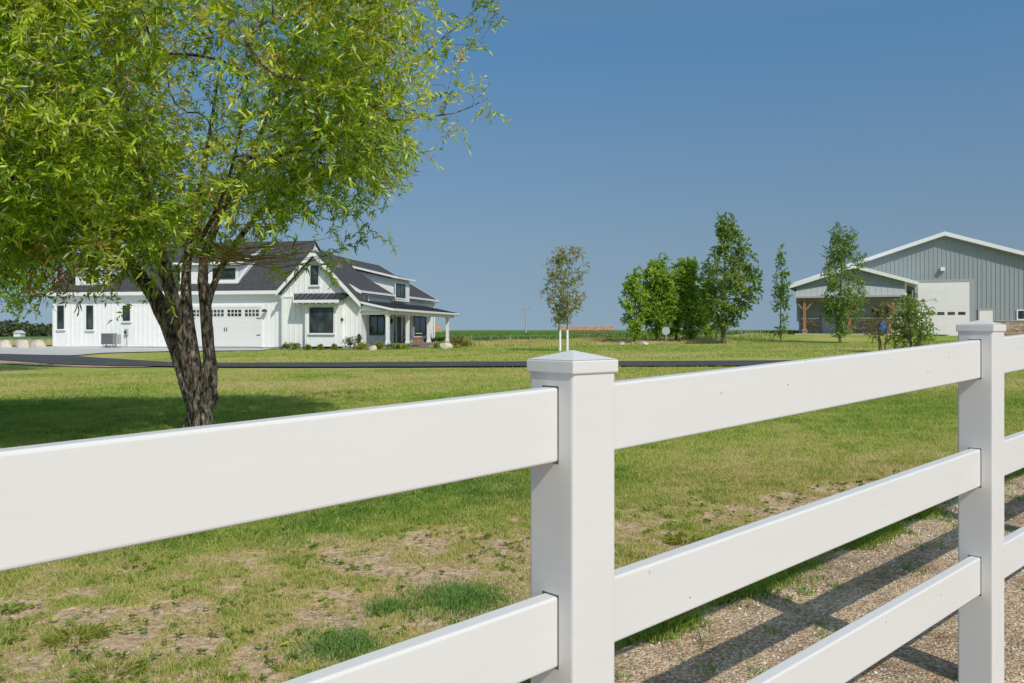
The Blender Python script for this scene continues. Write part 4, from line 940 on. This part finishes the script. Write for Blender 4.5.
for i_, px in enumerate((804.8, 849.5, 893.5)):
    c = WU(px); g = MB().box(c - .1, c + .1, wv - .3, wv - .1, wo + .1, pz - .21)
    for s in (-1, 1): g.beam((c + s * .08, wv - .2, pz - .9), (c + s * .6, wv - .2, pz - .24), .11, .11)
    part('timber_post', g, 'wood', shop); part('post_foot', box(c - .17, c + .17, wv - .37, wv - .03, wo, wo + .3), 'stone', shop)
part('timber_beam', box(wL, wR, wv - .3, wv - .1, pz - .2, pz - .002), 'wood', shop)
wn = part('window', box(WU(872), WU(890), wv + 2.08, wv + 2.168, wo + 1.25, wo + 1.95), 'dkframe', shop); part('pane', box(WU(873), WU(889), wv + 2.06, wv + 2.078, wo + 1.3, wo + 1.9), 'glass', wn)
part('wall_lamp', MB().box(SU(909.5) - .16, SU(909.5) + .16, -.3, -.03, SH(299, -3), SH(291.5, -3)), 'black', shop)
part('downspout', MB().box(wR - .02, wR + .1, wv - .15, wv - .03, pz - .0, wtop(wR)), 'trim', shop)
# blue bundle on the wing porch
bxp = WU(882.5); xx = AX + cs * bxp - ss * (wv - .9); yy = AY + ss * bxp + cs * (wv - .9)
bm = bmesh.new(); bmesh.ops.create_icosphere(bm, subdivisions=3, radius=1)
for v in bm.verts:
    k = .85 + .35 * float(vnoise(np.array([v.co.x * 2 + 9 + v.co.z * 2]), np.array([v.co.y * 2 + 5]), 2)[0]); v.co = Vector((v.co.x * .36 * k, v.co.y * .3 * k, max(v.co.z, -.75) * .58 * k))
me = bpy.data.meshes.new('tarp_bundle'); bm.to_mesh(me); bm.free(); me.materials.append(M['blue']); o = bpy.data.objects.new('tarp_bundle', me); col.objects.link(o); o.location = (xx, yy, WZ + .38)
tag(o, 'bright blue covered bundle standing in front of the porch wing behind the olive shrub', 'bundle')
def spt(u, v): return (AX + cs * u - ss * v, AY + ss * u + cs * v)
sheet('gravel_yard', [spt(-9, -.7), spt(-3.6, -.1), spt(-1, -.1), spt(6, -.1), spt(20, -.1)], [spt(-9, -2.6), spt(-3.6, -3.6), spt(-1, -4), spt(6, -4.5), spt(20, -5)], M['gravel2'], .03, 60, 10, .2, kind='structure')
sheet('far_gravel_lane', [at(747, 64), at(760, 65), at(775, 66), at(800, 70)], [at(747, 68), at(762, 74), at(775, 76), at(800, 82)], M['gravel2'], .06, 30, 8, .2, kind='structure')

# ------------------------------------------------------------------ field, wire fence, far things
def hedge_pts(): pass
xs = np.linspace(-75, 260, 60)
sheet('crop_field', [(a, 66 + .0 * a) for a in xs], [(a * 6, 640) for a in xs], M['field'], .10, 300, 120, 0, kind='structure')
def blades(name, x, y, h, w, tint, m, lean=.35, parent=None, seg=1, z=None):
    n = len(x); z = T(x, y) if z is None else z; a = rng.uniform(0, 2 * np.pi, n); b = rng.uniform(0, 2 * np.pi, n)
    dx = np.cos(a) * w / 2; dy = np.sin(a) * w / 2; lx = np.cos(b) * h * lean * rng.random(n); ly = np.sin(b) * h * lean * rng.random(n)
    if seg == 1:
        V = np.stack([np.c_[x - dx, y - dy, z - .005], np.c_[x + dx, y + dy, z - .005], np.c_[x + lx, y + ly, z + h]], 1).reshape(-1, 3); k = np.arange(n) * 3
        Fc = np.c_[k, k + 1, k + 2]; t = np.repeat(tint, 3)
    else:
        V = np.stack([np.c_[x - dx, y - dy, z - .005], np.c_[x + dx, y + dy, z - .005], np.c_[x + dx * .8 + lx * .3, y + dy * .8 + ly * .3, z + h * .55], np.c_[x - dx * .8 + lx * .3, y - dy * .8 + ly * .3, z + h * .55], np.c_[x + lx, y + ly, z + h * .95]], 1).reshape(-1, 3); k = np.arange(n) * 5
        Fc = np.concatenate([np.c_[k, k + 1, k + 2], np.c_[k, k + 2, k + 3], np.c_[k + 3, k + 2, k + 4]]); t = np.repeat(tint, 5)
    return V, Fc, t
def join(name, parts_, m, **kw):
    V = []; Fc = []; t = []; n = 0
    for a, b, c in parts_: V.append(a); Fc.append(b + n); t.append(c); n += len(a)
    return tag(np_mesh(name, np.concatenate(V), np.concatenate(Fc), m, attrs={'tint': np.concatenate(t)}), **kw)
# tall weeds between lawn and crop
n = 70000; y = 53.0 + rng.random(n) * 12; x = (rng.random(n) * .42 - .07) * y; kk = (x < .255 * y) | (rng.random(n) < .25 * sstep(.34, .25, x / y)); x, y = x[kk], y[kk]; n = len(x)
clump = fbm(x * .5, y * .5, 61); h = (.10 + .42 * clump ** 2) * rng.uniform(.6, 1.2, n); tint = np.clip(.42 + 1.6 * (fbm(x * .25, y * .25, 62) - .5) + rng.normal(0, .15, n), 0, .93)
red = (vnoise(x * .35, y * .35, 63) > .6) & (rng.random(n) < .4) & (y > 58); tint[red] = 1.0
W1 = blades('', x, y, h, np.full(n, .05), tint, None, .3)
n = 26000; x = rng.uniform(-75, -28, n); y = rng.uniform(70, 80, n); W2 = blades('', x, y, rng.uniform(.1, .5, n), np.full(n, .08), np.clip(rng.normal(.12, .1, n), 0, 1), None, .3)
join('weeds', [W1, W2], M['weeds'], kind='stuff', label='tall dry weeds and grasses between the lawn and the crop field', cat='weeds')
# crop plants on the near edge of the field
n = 60000; y = 66 + 120 * rng.random(n) ** 1.6; x = rng.uniform(-.14, .42, n) * y
C1 = blades('', x, y, rng.uniform(.25, .5, n), .12 + y * .0012, np.clip(rng.normal(.5, .2, n), 0, 1), None, .6)
join('crop_plants', [C1], M['crop'], kind='stuff', label='green row crop growing on the field behind the weeds', cat='crops')
wf = empty('wire_fence', (*at(452, 57.5), float(T(*at(452, 57.5)))), label='low wire fence on thin wooden posts along the weeds behind the lawn', cat='fence')
pA = np.array(at(452, 57.5)); pB = np.array(at(760, 58.5)); nP = 17; wx, wy = pA
tops = []
for k in range(nP):
    q = pA + (pB - pA) * k / (nP - 1); zz = float(T(*q)) - float(T(*pA)); hh = .66 + random.uniform(-.08, .08)
    MB().tube([(q[0] - wx, q[1] - wy, zz - .2), (q[0] - wx + random.uniform(-.03, .03), q[1] - wy, zz + hh)], .032, 6).build('post', M['pole'], wf); tops.append(Vector((q[0] - wx, q[1] - wy - .05, zz)))
for hgt in (.3, .58): MB().tube([t + Vector((0, 0, hgt)) for t in tops], .008, 4).build('wire', M['wire'], wf)
# sign seen from behind
sx, sy = at(666, 50.5); sg = empty('road_sign', (sx, sy, float(T(sx, sy))), label='octagonal sign on a thin post seen from its bare grey back under the tree row', cat='sign')
hz = EYE - float(T(sx, sy)); g = MB(); pts = [(math.cos(math.pi / 8 + k * math.pi / 4) * .25, 0, hz + math.sin(math.pi / 8 + k * math.pi / 4) * .25) for k in range(8)]; g.prism(pts, (0, .01, 0)); part('sign_plate', g, 'signback', sg); part('post', box(-.025, .025, .012, .05, -.2, hz + .1), 'pole', sg)
# utility pole
ux, uy = at(526, 150); uz = float(T(ux, uy)); up_ = empty('utility_pole', (ux, uy, uz), .1, label='pale utility pole with a short crossarm standing alone in the field', cat='utility pole')
hp = EYE + 23 * 150 / F - uz; MB().tube([(0, 0, -.3), (0, 0, hp)], [.17, .11], 8).build('pole', M['signback'], up_); part('crossarm', box(-.75, .75, -.08, .08, hp - .35, hp - .15), 'pole', up_)
for s in (-.65, 0, .65): MB().tube([(s, 0, hp - .15), (s, 0, hp + (.1 if s else .25))], .04, 6).build('insulator', M['pole'], up_)
# long straw stack and a brown stack end
bx_, by_ = at(586, 250); bz = float(T(bx_, by_)); hs = empty('straw_stack', (bx_, by_, bz), 0, label='long low tan straw bale stack on the horizon behind the white guarded sapling', cat='bale stack')
g = MB(); Lb = 28 * 250 / F; ztop = EYE + 5.0 * 250 / F - bz
for k in range(24):
    for j in range(3): a = -Lb + k * 2 * Lb / 24; g.box(a + .02, a + 2 * Lb / 24 - .02, -1.2, 1.2, .0 + ztop * j / 3, ztop * (j + 1) / 3 - .03 + random.uniform(-.06, .02))
part('bales', g, 'straw', hs, bevel=.06); part('kerb_board', box(-Lb, Lb, -1.35, -1.22, 0, ztop * .3), 'redbrown', hs)
bx_, by_ = at(436, 180); bz = float(T(bx_, by_)); o = MB().prism([(-.9, 0, -.1), (1.3, 0, -.1), (1.0, 0, .9), (.1, 0, EYE + 9 * 180 / F - bz), (-.5, 0, EYE + 8 * 180 / F - bz)], (0, 4, 0)).build('straw_pile', M['straw'], bevel=.15); o.location = (bx_, by_, bz)
tag(o, 'small peaked tan pile seen through the end of the house porch', 'straw pile')
# far wood at the left
ends_ = []; 
for px in np.linspace(-60, 54, 34):
    Z = random.uniform(215, 245); x_, y_ = at(px, Z); hh = (10.5 + 3 * math.sin(px * .11 + 1.2) + random.uniform(-1, 1.5)) * Z / F; hh = hh * (1.15 if 8 < px < 30 else .85)
    for k in range(26): ends_.append((Vector((x_ + random.gauss(0, 1.5), y_ + random.gauss(0, 1.5), float(T(x_, y_)) + hh * random.random() ** .7)), Vector((0, 0, 1))))
V_, F_, t_, _ = shoots(ends_, 3, .8, 8, .8, .55, 1.3, .1); tag(np_mesh('far_wood', V_, F_, M['leafW'], attrs={'tint': t_}), 'low dark wood on the horizon left of the house', 'wood', kind='stuff')
fb = empty('far_shed', (*at(16.5, 200), float(T(*at(16.5, 200)))), 0, label='tiny white shed in front of the far wood at the left', cat='shed')
part('wall', box(-.7, .9, 0, 2, 0, 1.35 + 0), 'trim', fb); part('roof', MB().prism([(-.9, -.2, 1.36), (1.1, -.2, 1.36), (.1, -.2, 2.0)], (0, 2.4, 0)), 'wroof', fb)
sheet('far_field', [at(-80, 76), at(0, 76), at(53, 76), at(75, 80)], [at(-80, 200), at(0, 200), at(53, 200), at(75, 200)], M['straw'], .06, 40, 20, 0, kind='structure')

# ------------------------------------------------------------------ lawn blades, tufts, pebbles
inpath = lambda x, y: ((x - cen[0]) * FN[0] + (y - cen[1]) * FN[1])
def scatter(n, y0, y1, k=.66, pw=1.0):
    y = (y0 ** 2 + (y1 ** 2 - y0 ** 2) * rng.random(n)) ** .5; x = rng.uniform(-k, k, n) * y
    return x, y
def lawn(n, y0, y1, h, w, seg=1, keepd=None, reg=None):
    x, y = scatter(n, y0, y1); p = inpath(x, y); d = dirt(x, y); clump = fbm(x * 6, y * 6, 71, 3)
    dry_ = sstep(.45, .7, fbm(x * 1.3 + 7, y * 1.3, 88)) * sstep(8.5, 6, y); keep = (p > 1.17 + .16 * fbm(x * 3, y * 3, 72)) & (rng.random(n) > d * 1.0 * (1.2 - .75 * (clump > .5)))
    if reg is not None: keep &= reg(x, y)
    dry_ = dry_[keep]; x, y, d, clump = x[keep], y[keep], d[keep], clump[keep]; m_ = len(x)
    l = lush_and_shade(x, y); hh = h * rng.uniform(.45, 1.2, m_) * (.55 + .9 * clump) * (1 - .35 * d) * (.75 + .4 * l); hh = hh * np.where(rng.random(m_) < .06, 1.9, 1.0); tint = np.clip(l + rng.normal(0, .23, m_) - .22 * d + .9 * (clump - .5), 0, 1)
    dry = rng.random(m_) < .12 + .25 * d + .35 * dry_; tint[dry] = rng.uniform(0, .3, dry.sum())
    return blades('', x, y, hh, np.full(m_, w), tint, None, 1.5, seg=seg, z=T(x, y) + np.exp(-((y - 5) / 5) ** 2) * (.03 * (fbm(x * 1.5, y * 1.5, 41) - .5) - .012 * d))
notroad = lambda x, y: ~((y > 26.3) & (y < 31.5)) & (y < 51.5) & ((x > -16) | (y < 27))
parts_ = [lawn(560000, 2.6, 8, .030, .0042, 2), lawn(420000, 8, 16, .034, .0085), lawn(260000, 16, 31, .045, .018, reg=notroad), lawn(140000, 31, 52, .05, .035, reg=notroad)]
x, y = scatter(160000, 2.6, 9); d = dirt(x, y); k = (rng.random(len(x)) < .12 + d * .6) & (inpath(x, y) > 1.0); x, y, d = x[k], y[k], d[k]; n = len(x)
parts_.append(blades('', x, y, rng.uniform(.002, .008, n), np.full(n, .0035), rng.uniform(0, .35, n), None, 4.5, z=T(x, y) + np.exp(-((y - 5) / 5) ** 2) * (.03 * (fbm(x * 1.5, y * 1.5, 41) - .5) - .012 * d) + .002))
# tufts along the gravel edge
n = 30000; s = rng.uniform(-5, 14, n); cl = vnoise(s * 3.1, s * 0 + 3, 81); p = 1.25 + rng.normal(0, .045, n) - .05 * (cl > .6) - .4 * (rng.random(n) < .03) * rng.random(n); x = cen[0] + FD[0] * s + FN[0] * p; y = cen[1] + FD[1] * s + FN[1] * p
k = rng.random(n) < .05 + 1.3 * sstep(.3, .8, cl); x, y, cl = x[k], y[k], cl[k]; m_ = len(x)
parts_.append(blades('', x, y, .03 + .085 * cl * rng.uniform(.5, 1.2, m_), np.full(m_, .0065), np.clip(.72 + rng.normal(0, .2, m_), 0, 1), None, 1.6, seg=2))
join('lawn_grass', parts_, M['grass'], kind='stuff', label='short mown lawn grass with dry and green patches', cat='grass')
# pebbles
def pebbles(x, y, r, tint, z):
    n = len(x); base = np.array([(1, 0, 0), (0, 1, 0), (-1, 0, 0), (0, -1, 0), (0, 0, .7), (0, 0, -.5)], float)
    S = rng.uniform(.6, 1.3, (n, 6, 1)) * r[:, None, None]; a = rng.uniform(0, 6.28, n); c, s_ = np.cos(a)[:, None], np.sin(a)[:, None]
    B = base[None] * S; Bx = B[..., 0] * c - B[..., 1] * s_; By = B[..., 0] * s_ + B[..., 1] * c
    V = np.stack([Bx + x[:, None], By + y[:, None], B[..., 2] + z[:, None]], -1).reshape(-1, 3)
    f = np.array([(0, 1, 4), (1, 2, 4), (2, 3, 4), (3, 0, 4), (1, 0, 5), (2, 1, 5), (3, 2, 5), (0, 3, 5)]); Fc = (f[None] + (np.arange(n) * 6)[:, None, None]).reshape(-1, 3)
    return V, Fc, np.repeat(tint, 6)
n = 90000; s = rng.uniform(-2, 9, n); p = rng.uniform(-1.2, 1.3, n); x = cen[0] + FD[0] * s + FN[0] * p; y = cen[1] + FD[1] * s + FN[1] * p
cl = fbm(x * 2, y * 2, 91); k = (rng.random(n) < .25 + cl) & (y > 1.2); x, y = x[k], y[k]; r = .0015 + .012 * rng.random(len(x)) ** 7
G = [pebbles(x, y, r, rng.random(len(x)), T(x, y) + .022)]
x, y = scatter(30000, 2.8, 8); d = dirt(x, y); k = rng.random(len(x)) < d * .6; x, y = x[k], y[k]; r = .002 + .007 * rng.random(len(x)) ** 4
G.append(pebbles(x, y, r, rng.random(len(x)), T(x, y) + np.exp(-((y - 5) / 5) ** 2) * (.03 * (fbm(x * 1.5, y * 1.5, 41) - .5) - .012 * dirt(x, y))))
join('gravel_stones', G, M['pebble'], kind='stuff', label='loose small stones on the gravel and bare earth', cat='gravel')
# weeds one can point to
def weed(px, py, r, n_, L, label, name='weed_clump', m='leafY', W=.35):
    x, y = ground_at(px, py); root_z = float(T(x, y)) - .005
    a = rng.uniform(0, 6.28, n_); rr = r * np.sqrt(rng.random(n_)) * .6; B = np.c_[np.cos(a) * rr, np.sin(a) * rr, np.zeros(n_)]; el = rng.uniform(.15, 1.0, n_)
    Dr = np.c_[np.cos(a) * np.cos(el), np.sin(a) * np.cos(el), np.sin(el)]; LL = L * rng.uniform(.5, 1.2, n_)
    V_, F_, t_ = leaves(B, Dr, LL, LL * W, rng.random(n_), .15); o = np_mesh(name, V_, F_, M[m], attrs={'tint': t_}); o.location = (x, y, root_z)
    return tag(o, label, 'weed', 'green weeds in the bare ground')
weed(684, 540, .17, 260, .07, 'bright green spreading weed on bare earth just above the middle rail right of the post', W=.16)
weed(636, 557, .08, 120, .05, 'small bright weed close to the right side of the front post', W=.25)
weed(739, 609, .11, 160, .055, 'light green weed at the edge of the gravel between the lower rails', W=.2)
weed(665, 646, .025, 16, .035, 'tiny green seedling alone on the gravel', W=.4)
weed(75, 636, .20, 260, .065, 'bright star shaped grass weed at the lower left', W=.12)
weed(110, 675, .2, 240, .06, 'pale green weed at the bottom edge on the left', W=.1)
weed(240, 600, .14, 130, .035, 'dark broad leaved weed among turf at the lower left', m='leafD', W=.5)
weed(5, 610, .14, 130, .035, 'dark broad leaved weed at the left edge of the picture', m='leafD', W=.5)
def tuft(px, py, r, n_, h, label, name='grass_tuft'):
    x0, y0 = ground_at(px, py); z0 = float(T(x0, y0)); q = rng.normal(size=(n_, 2)) * r * .5; q = q * (1 + .5 * vnoise(np.arctan2(q[:, 0], q[:, 1]) * 2 + 20, q[:, 0] * 0 + 3, 7))[:, None]
    fall = np.exp(-((q ** 2).sum(1)) / (r * .7) ** 2); V_, F_, t_ = blades('', q[:, 0], q[:, 1], h * (.35 + .65 * fall) * rng.uniform(.5, 1.2, n_), np.full(n_, .0045), np.clip(rng.normal(.35, .28, n_), 0, 1), None, 1.3, seg=2, z=np.zeros(n_))
    o = np_mesh(name, V_, F_, M['tuft'], attrs={'tint': t_}); o.location = (x0, y0, z0 - .004); return tag(o, label, 'grass tuft', 'grass tufts in the bare ground')
tuft(390, 608, .11, 900, .055, 'small dense green grass tuft on bare earth, middle of three left of the front post')
tuft(462, 598, .24, 3200, .06, 'largest dark green grass tuft on bare earth left of the front post')
tuft(345, 645, .20, 2200, .055, 'greyish green grass tuft just above the lowest visible rail at the left')
tuft(600, 600, .12, 600, .05, 'grass tuft hidden partly by the front post') if False else None
n = 2400; cs_ = rng.uniform(-1, 9, 70); cp_ = rng.uniform(.55, 1.2, 70); q = rng.integers(0, 70, n); ss_ = cs_[q] + rng.normal(0, .025, n); pp_ = cp_[q] + rng.normal(0, .025, n)
x = cen[0] + FD[0] * ss_ + FN[0] * pp_; y = cen[1] + FD[1] * ss_ + FN[1] * pp_
join('gravel_seedlings', [blades('', x, y, rng.uniform(.01, .04, n), np.full(n, .006), rng.uniform(.3, 1, n), None, 1.8, seg=2, z=T(x, y) + .02)], M['tuft'], kind='stuff', label='scattered green seedlings sprouting in the gravel path', cat='seedlings')
# small leafy ground cover in the thin turf
n = 2600; x, y = scatter(n, 2.9, 7.5); k = (inpath(x, y) > 1.25) & (fbm(x * 1.7, y * 1.7, 55) > .5); x, y = x[k], y[k]; m_ = 7; n = len(x)
B = np.repeat(np.c_[x, y, T(x, y) + .004], m_, 0); a = rng.uniform(0, 6.28, n * m_); el = rng.uniform(.05, .6, n * m_); LL = np.repeat(rng.uniform(.015, .045, n), m_) * rng.uniform(.6, 1.2, n * m_)
V_, F_, t_ = leaves(B, np.c_[np.cos(a) * np.cos(el), np.sin(a) * np.cos(el), np.sin(el)], LL, LL * .45, np.clip(np.repeat(rng.uniform(.1, .9, n), m_) + rng.normal(0, .1, n * m_), 0, 1), .1)
tag(np_mesh('ground_cover', V_, F_, M['leafD'], attrs={'tint': t_}), 'tiny leafy weeds creeping through the thin turf near the fence', 'ground cover', kind='stuff')
x, y = ground_at(285, 648); o = np_mesh('fallen_leaf', np.array([(-.03, 0, .0), (0, .018, .012), (.032, .002, .02), (0, -.018, .012), (-.03, 0, -.002), (0, .018, .010), (.032, .002, .018), (0, -.018, .010)]), np.array([(0, 3, 2, 1), (4, 5, 6, 7)]), M['yellow']); o.location = (x, y, float(T(x, y)) + .012)
tag(o, 'single bright yellow leaf lying on the grass at the lower left', 'leaf')

# ------------------------------------------------------------------ light, sky, camera
w = bpy.data.worlds.new('World'); scene.world = w; w.use_nodes = True; nt = w.node_tree
sd = Vector((.463, -.886, math.tan(math.radians(43.6)))).normalized()
sky = nt.nodes.new('ShaderNodeTexSky'); sky.sky_type = 'NISHITA'; sky.sun_disc = False
sky.sun_elevation = math.radians(43.6); sky.sun_rotation = math.atan2(.463, -.886); sky.air_density = 1.0; sky.dust_density = .6; sky.ozone_density = 2.0; sky.altitude = 300
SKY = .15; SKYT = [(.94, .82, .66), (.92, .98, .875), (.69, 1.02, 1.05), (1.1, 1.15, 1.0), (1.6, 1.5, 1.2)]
bg = nt.nodes['Background']; bg.inputs[1].default_value = SKY * .92
tc = nt.nodes.new('ShaderNodeTexCoord'); sx_ = nt.nodes.new('ShaderNodeSeparateXYZ'); cx_ = nt.nodes.new('ShaderNodeCombineXYZ'); ma = nt.nodes.new('ShaderNodeMath'); ma.operation = 'MULTIPLY_ADD'; ma.inputs[1].default_value = .75; ma.inputs[2].default_value = .25
nt.links.new(tc.outputs['Generated'], sx_.inputs[0]); nt.links.new(sx_.outputs[0], cx_.inputs[0]); nt.links.new(sx_.outputs[1], cx_.inputs[1]); nt.links.new(sx_.outputs[2], ma.inputs[0]); nt.links.new(ma.outputs[0], cx_.inputs[2]); nt.links.new(cx_.outputs[0], sky.inputs[0])
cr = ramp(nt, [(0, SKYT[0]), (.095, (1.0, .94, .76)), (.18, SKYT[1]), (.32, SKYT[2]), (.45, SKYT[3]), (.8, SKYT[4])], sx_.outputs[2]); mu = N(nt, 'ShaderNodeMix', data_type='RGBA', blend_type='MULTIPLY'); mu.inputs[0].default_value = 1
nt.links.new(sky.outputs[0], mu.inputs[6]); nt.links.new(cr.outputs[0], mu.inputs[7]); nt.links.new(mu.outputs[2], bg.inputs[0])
sun = bpy.data.lights.new('sun', 'SUN'); sun.energy = 3.15; sun.angle = math.radians(.5); sun.color = (1, .95, .86)
so = bpy.data.objects.new('sun', sun); col.objects.link(so); so.rotation_euler = (-sd).to_track_quat('-Z', 'Y').to_euler()
cam = bpy.data.cameras.new('camera'); cam.sensor_width = 36; cam.lens = F / 1024 * 36; cam.shift_y = -(341.5 - Y0) / 1024; cam.clip_end = 6000; cam.clip_start = .05
co = bpy.data.objects.new('camera', cam); col.objects.link(co); co.location = (0, 0, EYE); co.rotation_euler = (math.pi / 2, 0, 0); scene.camera = co
scene.view_settings.view_transform = 'Standard'; scene.view_settings.look = 'None'; scene.view_settings.exposure = -.03; scene.view_settings.gamma = 1
scene.render.engine = 'CYCLES'

for q_ in ((680, 623), (740, 596), (953, 507)): print('PERP', inpath(*[np.array(v) for v in ground_at(*q_)]))
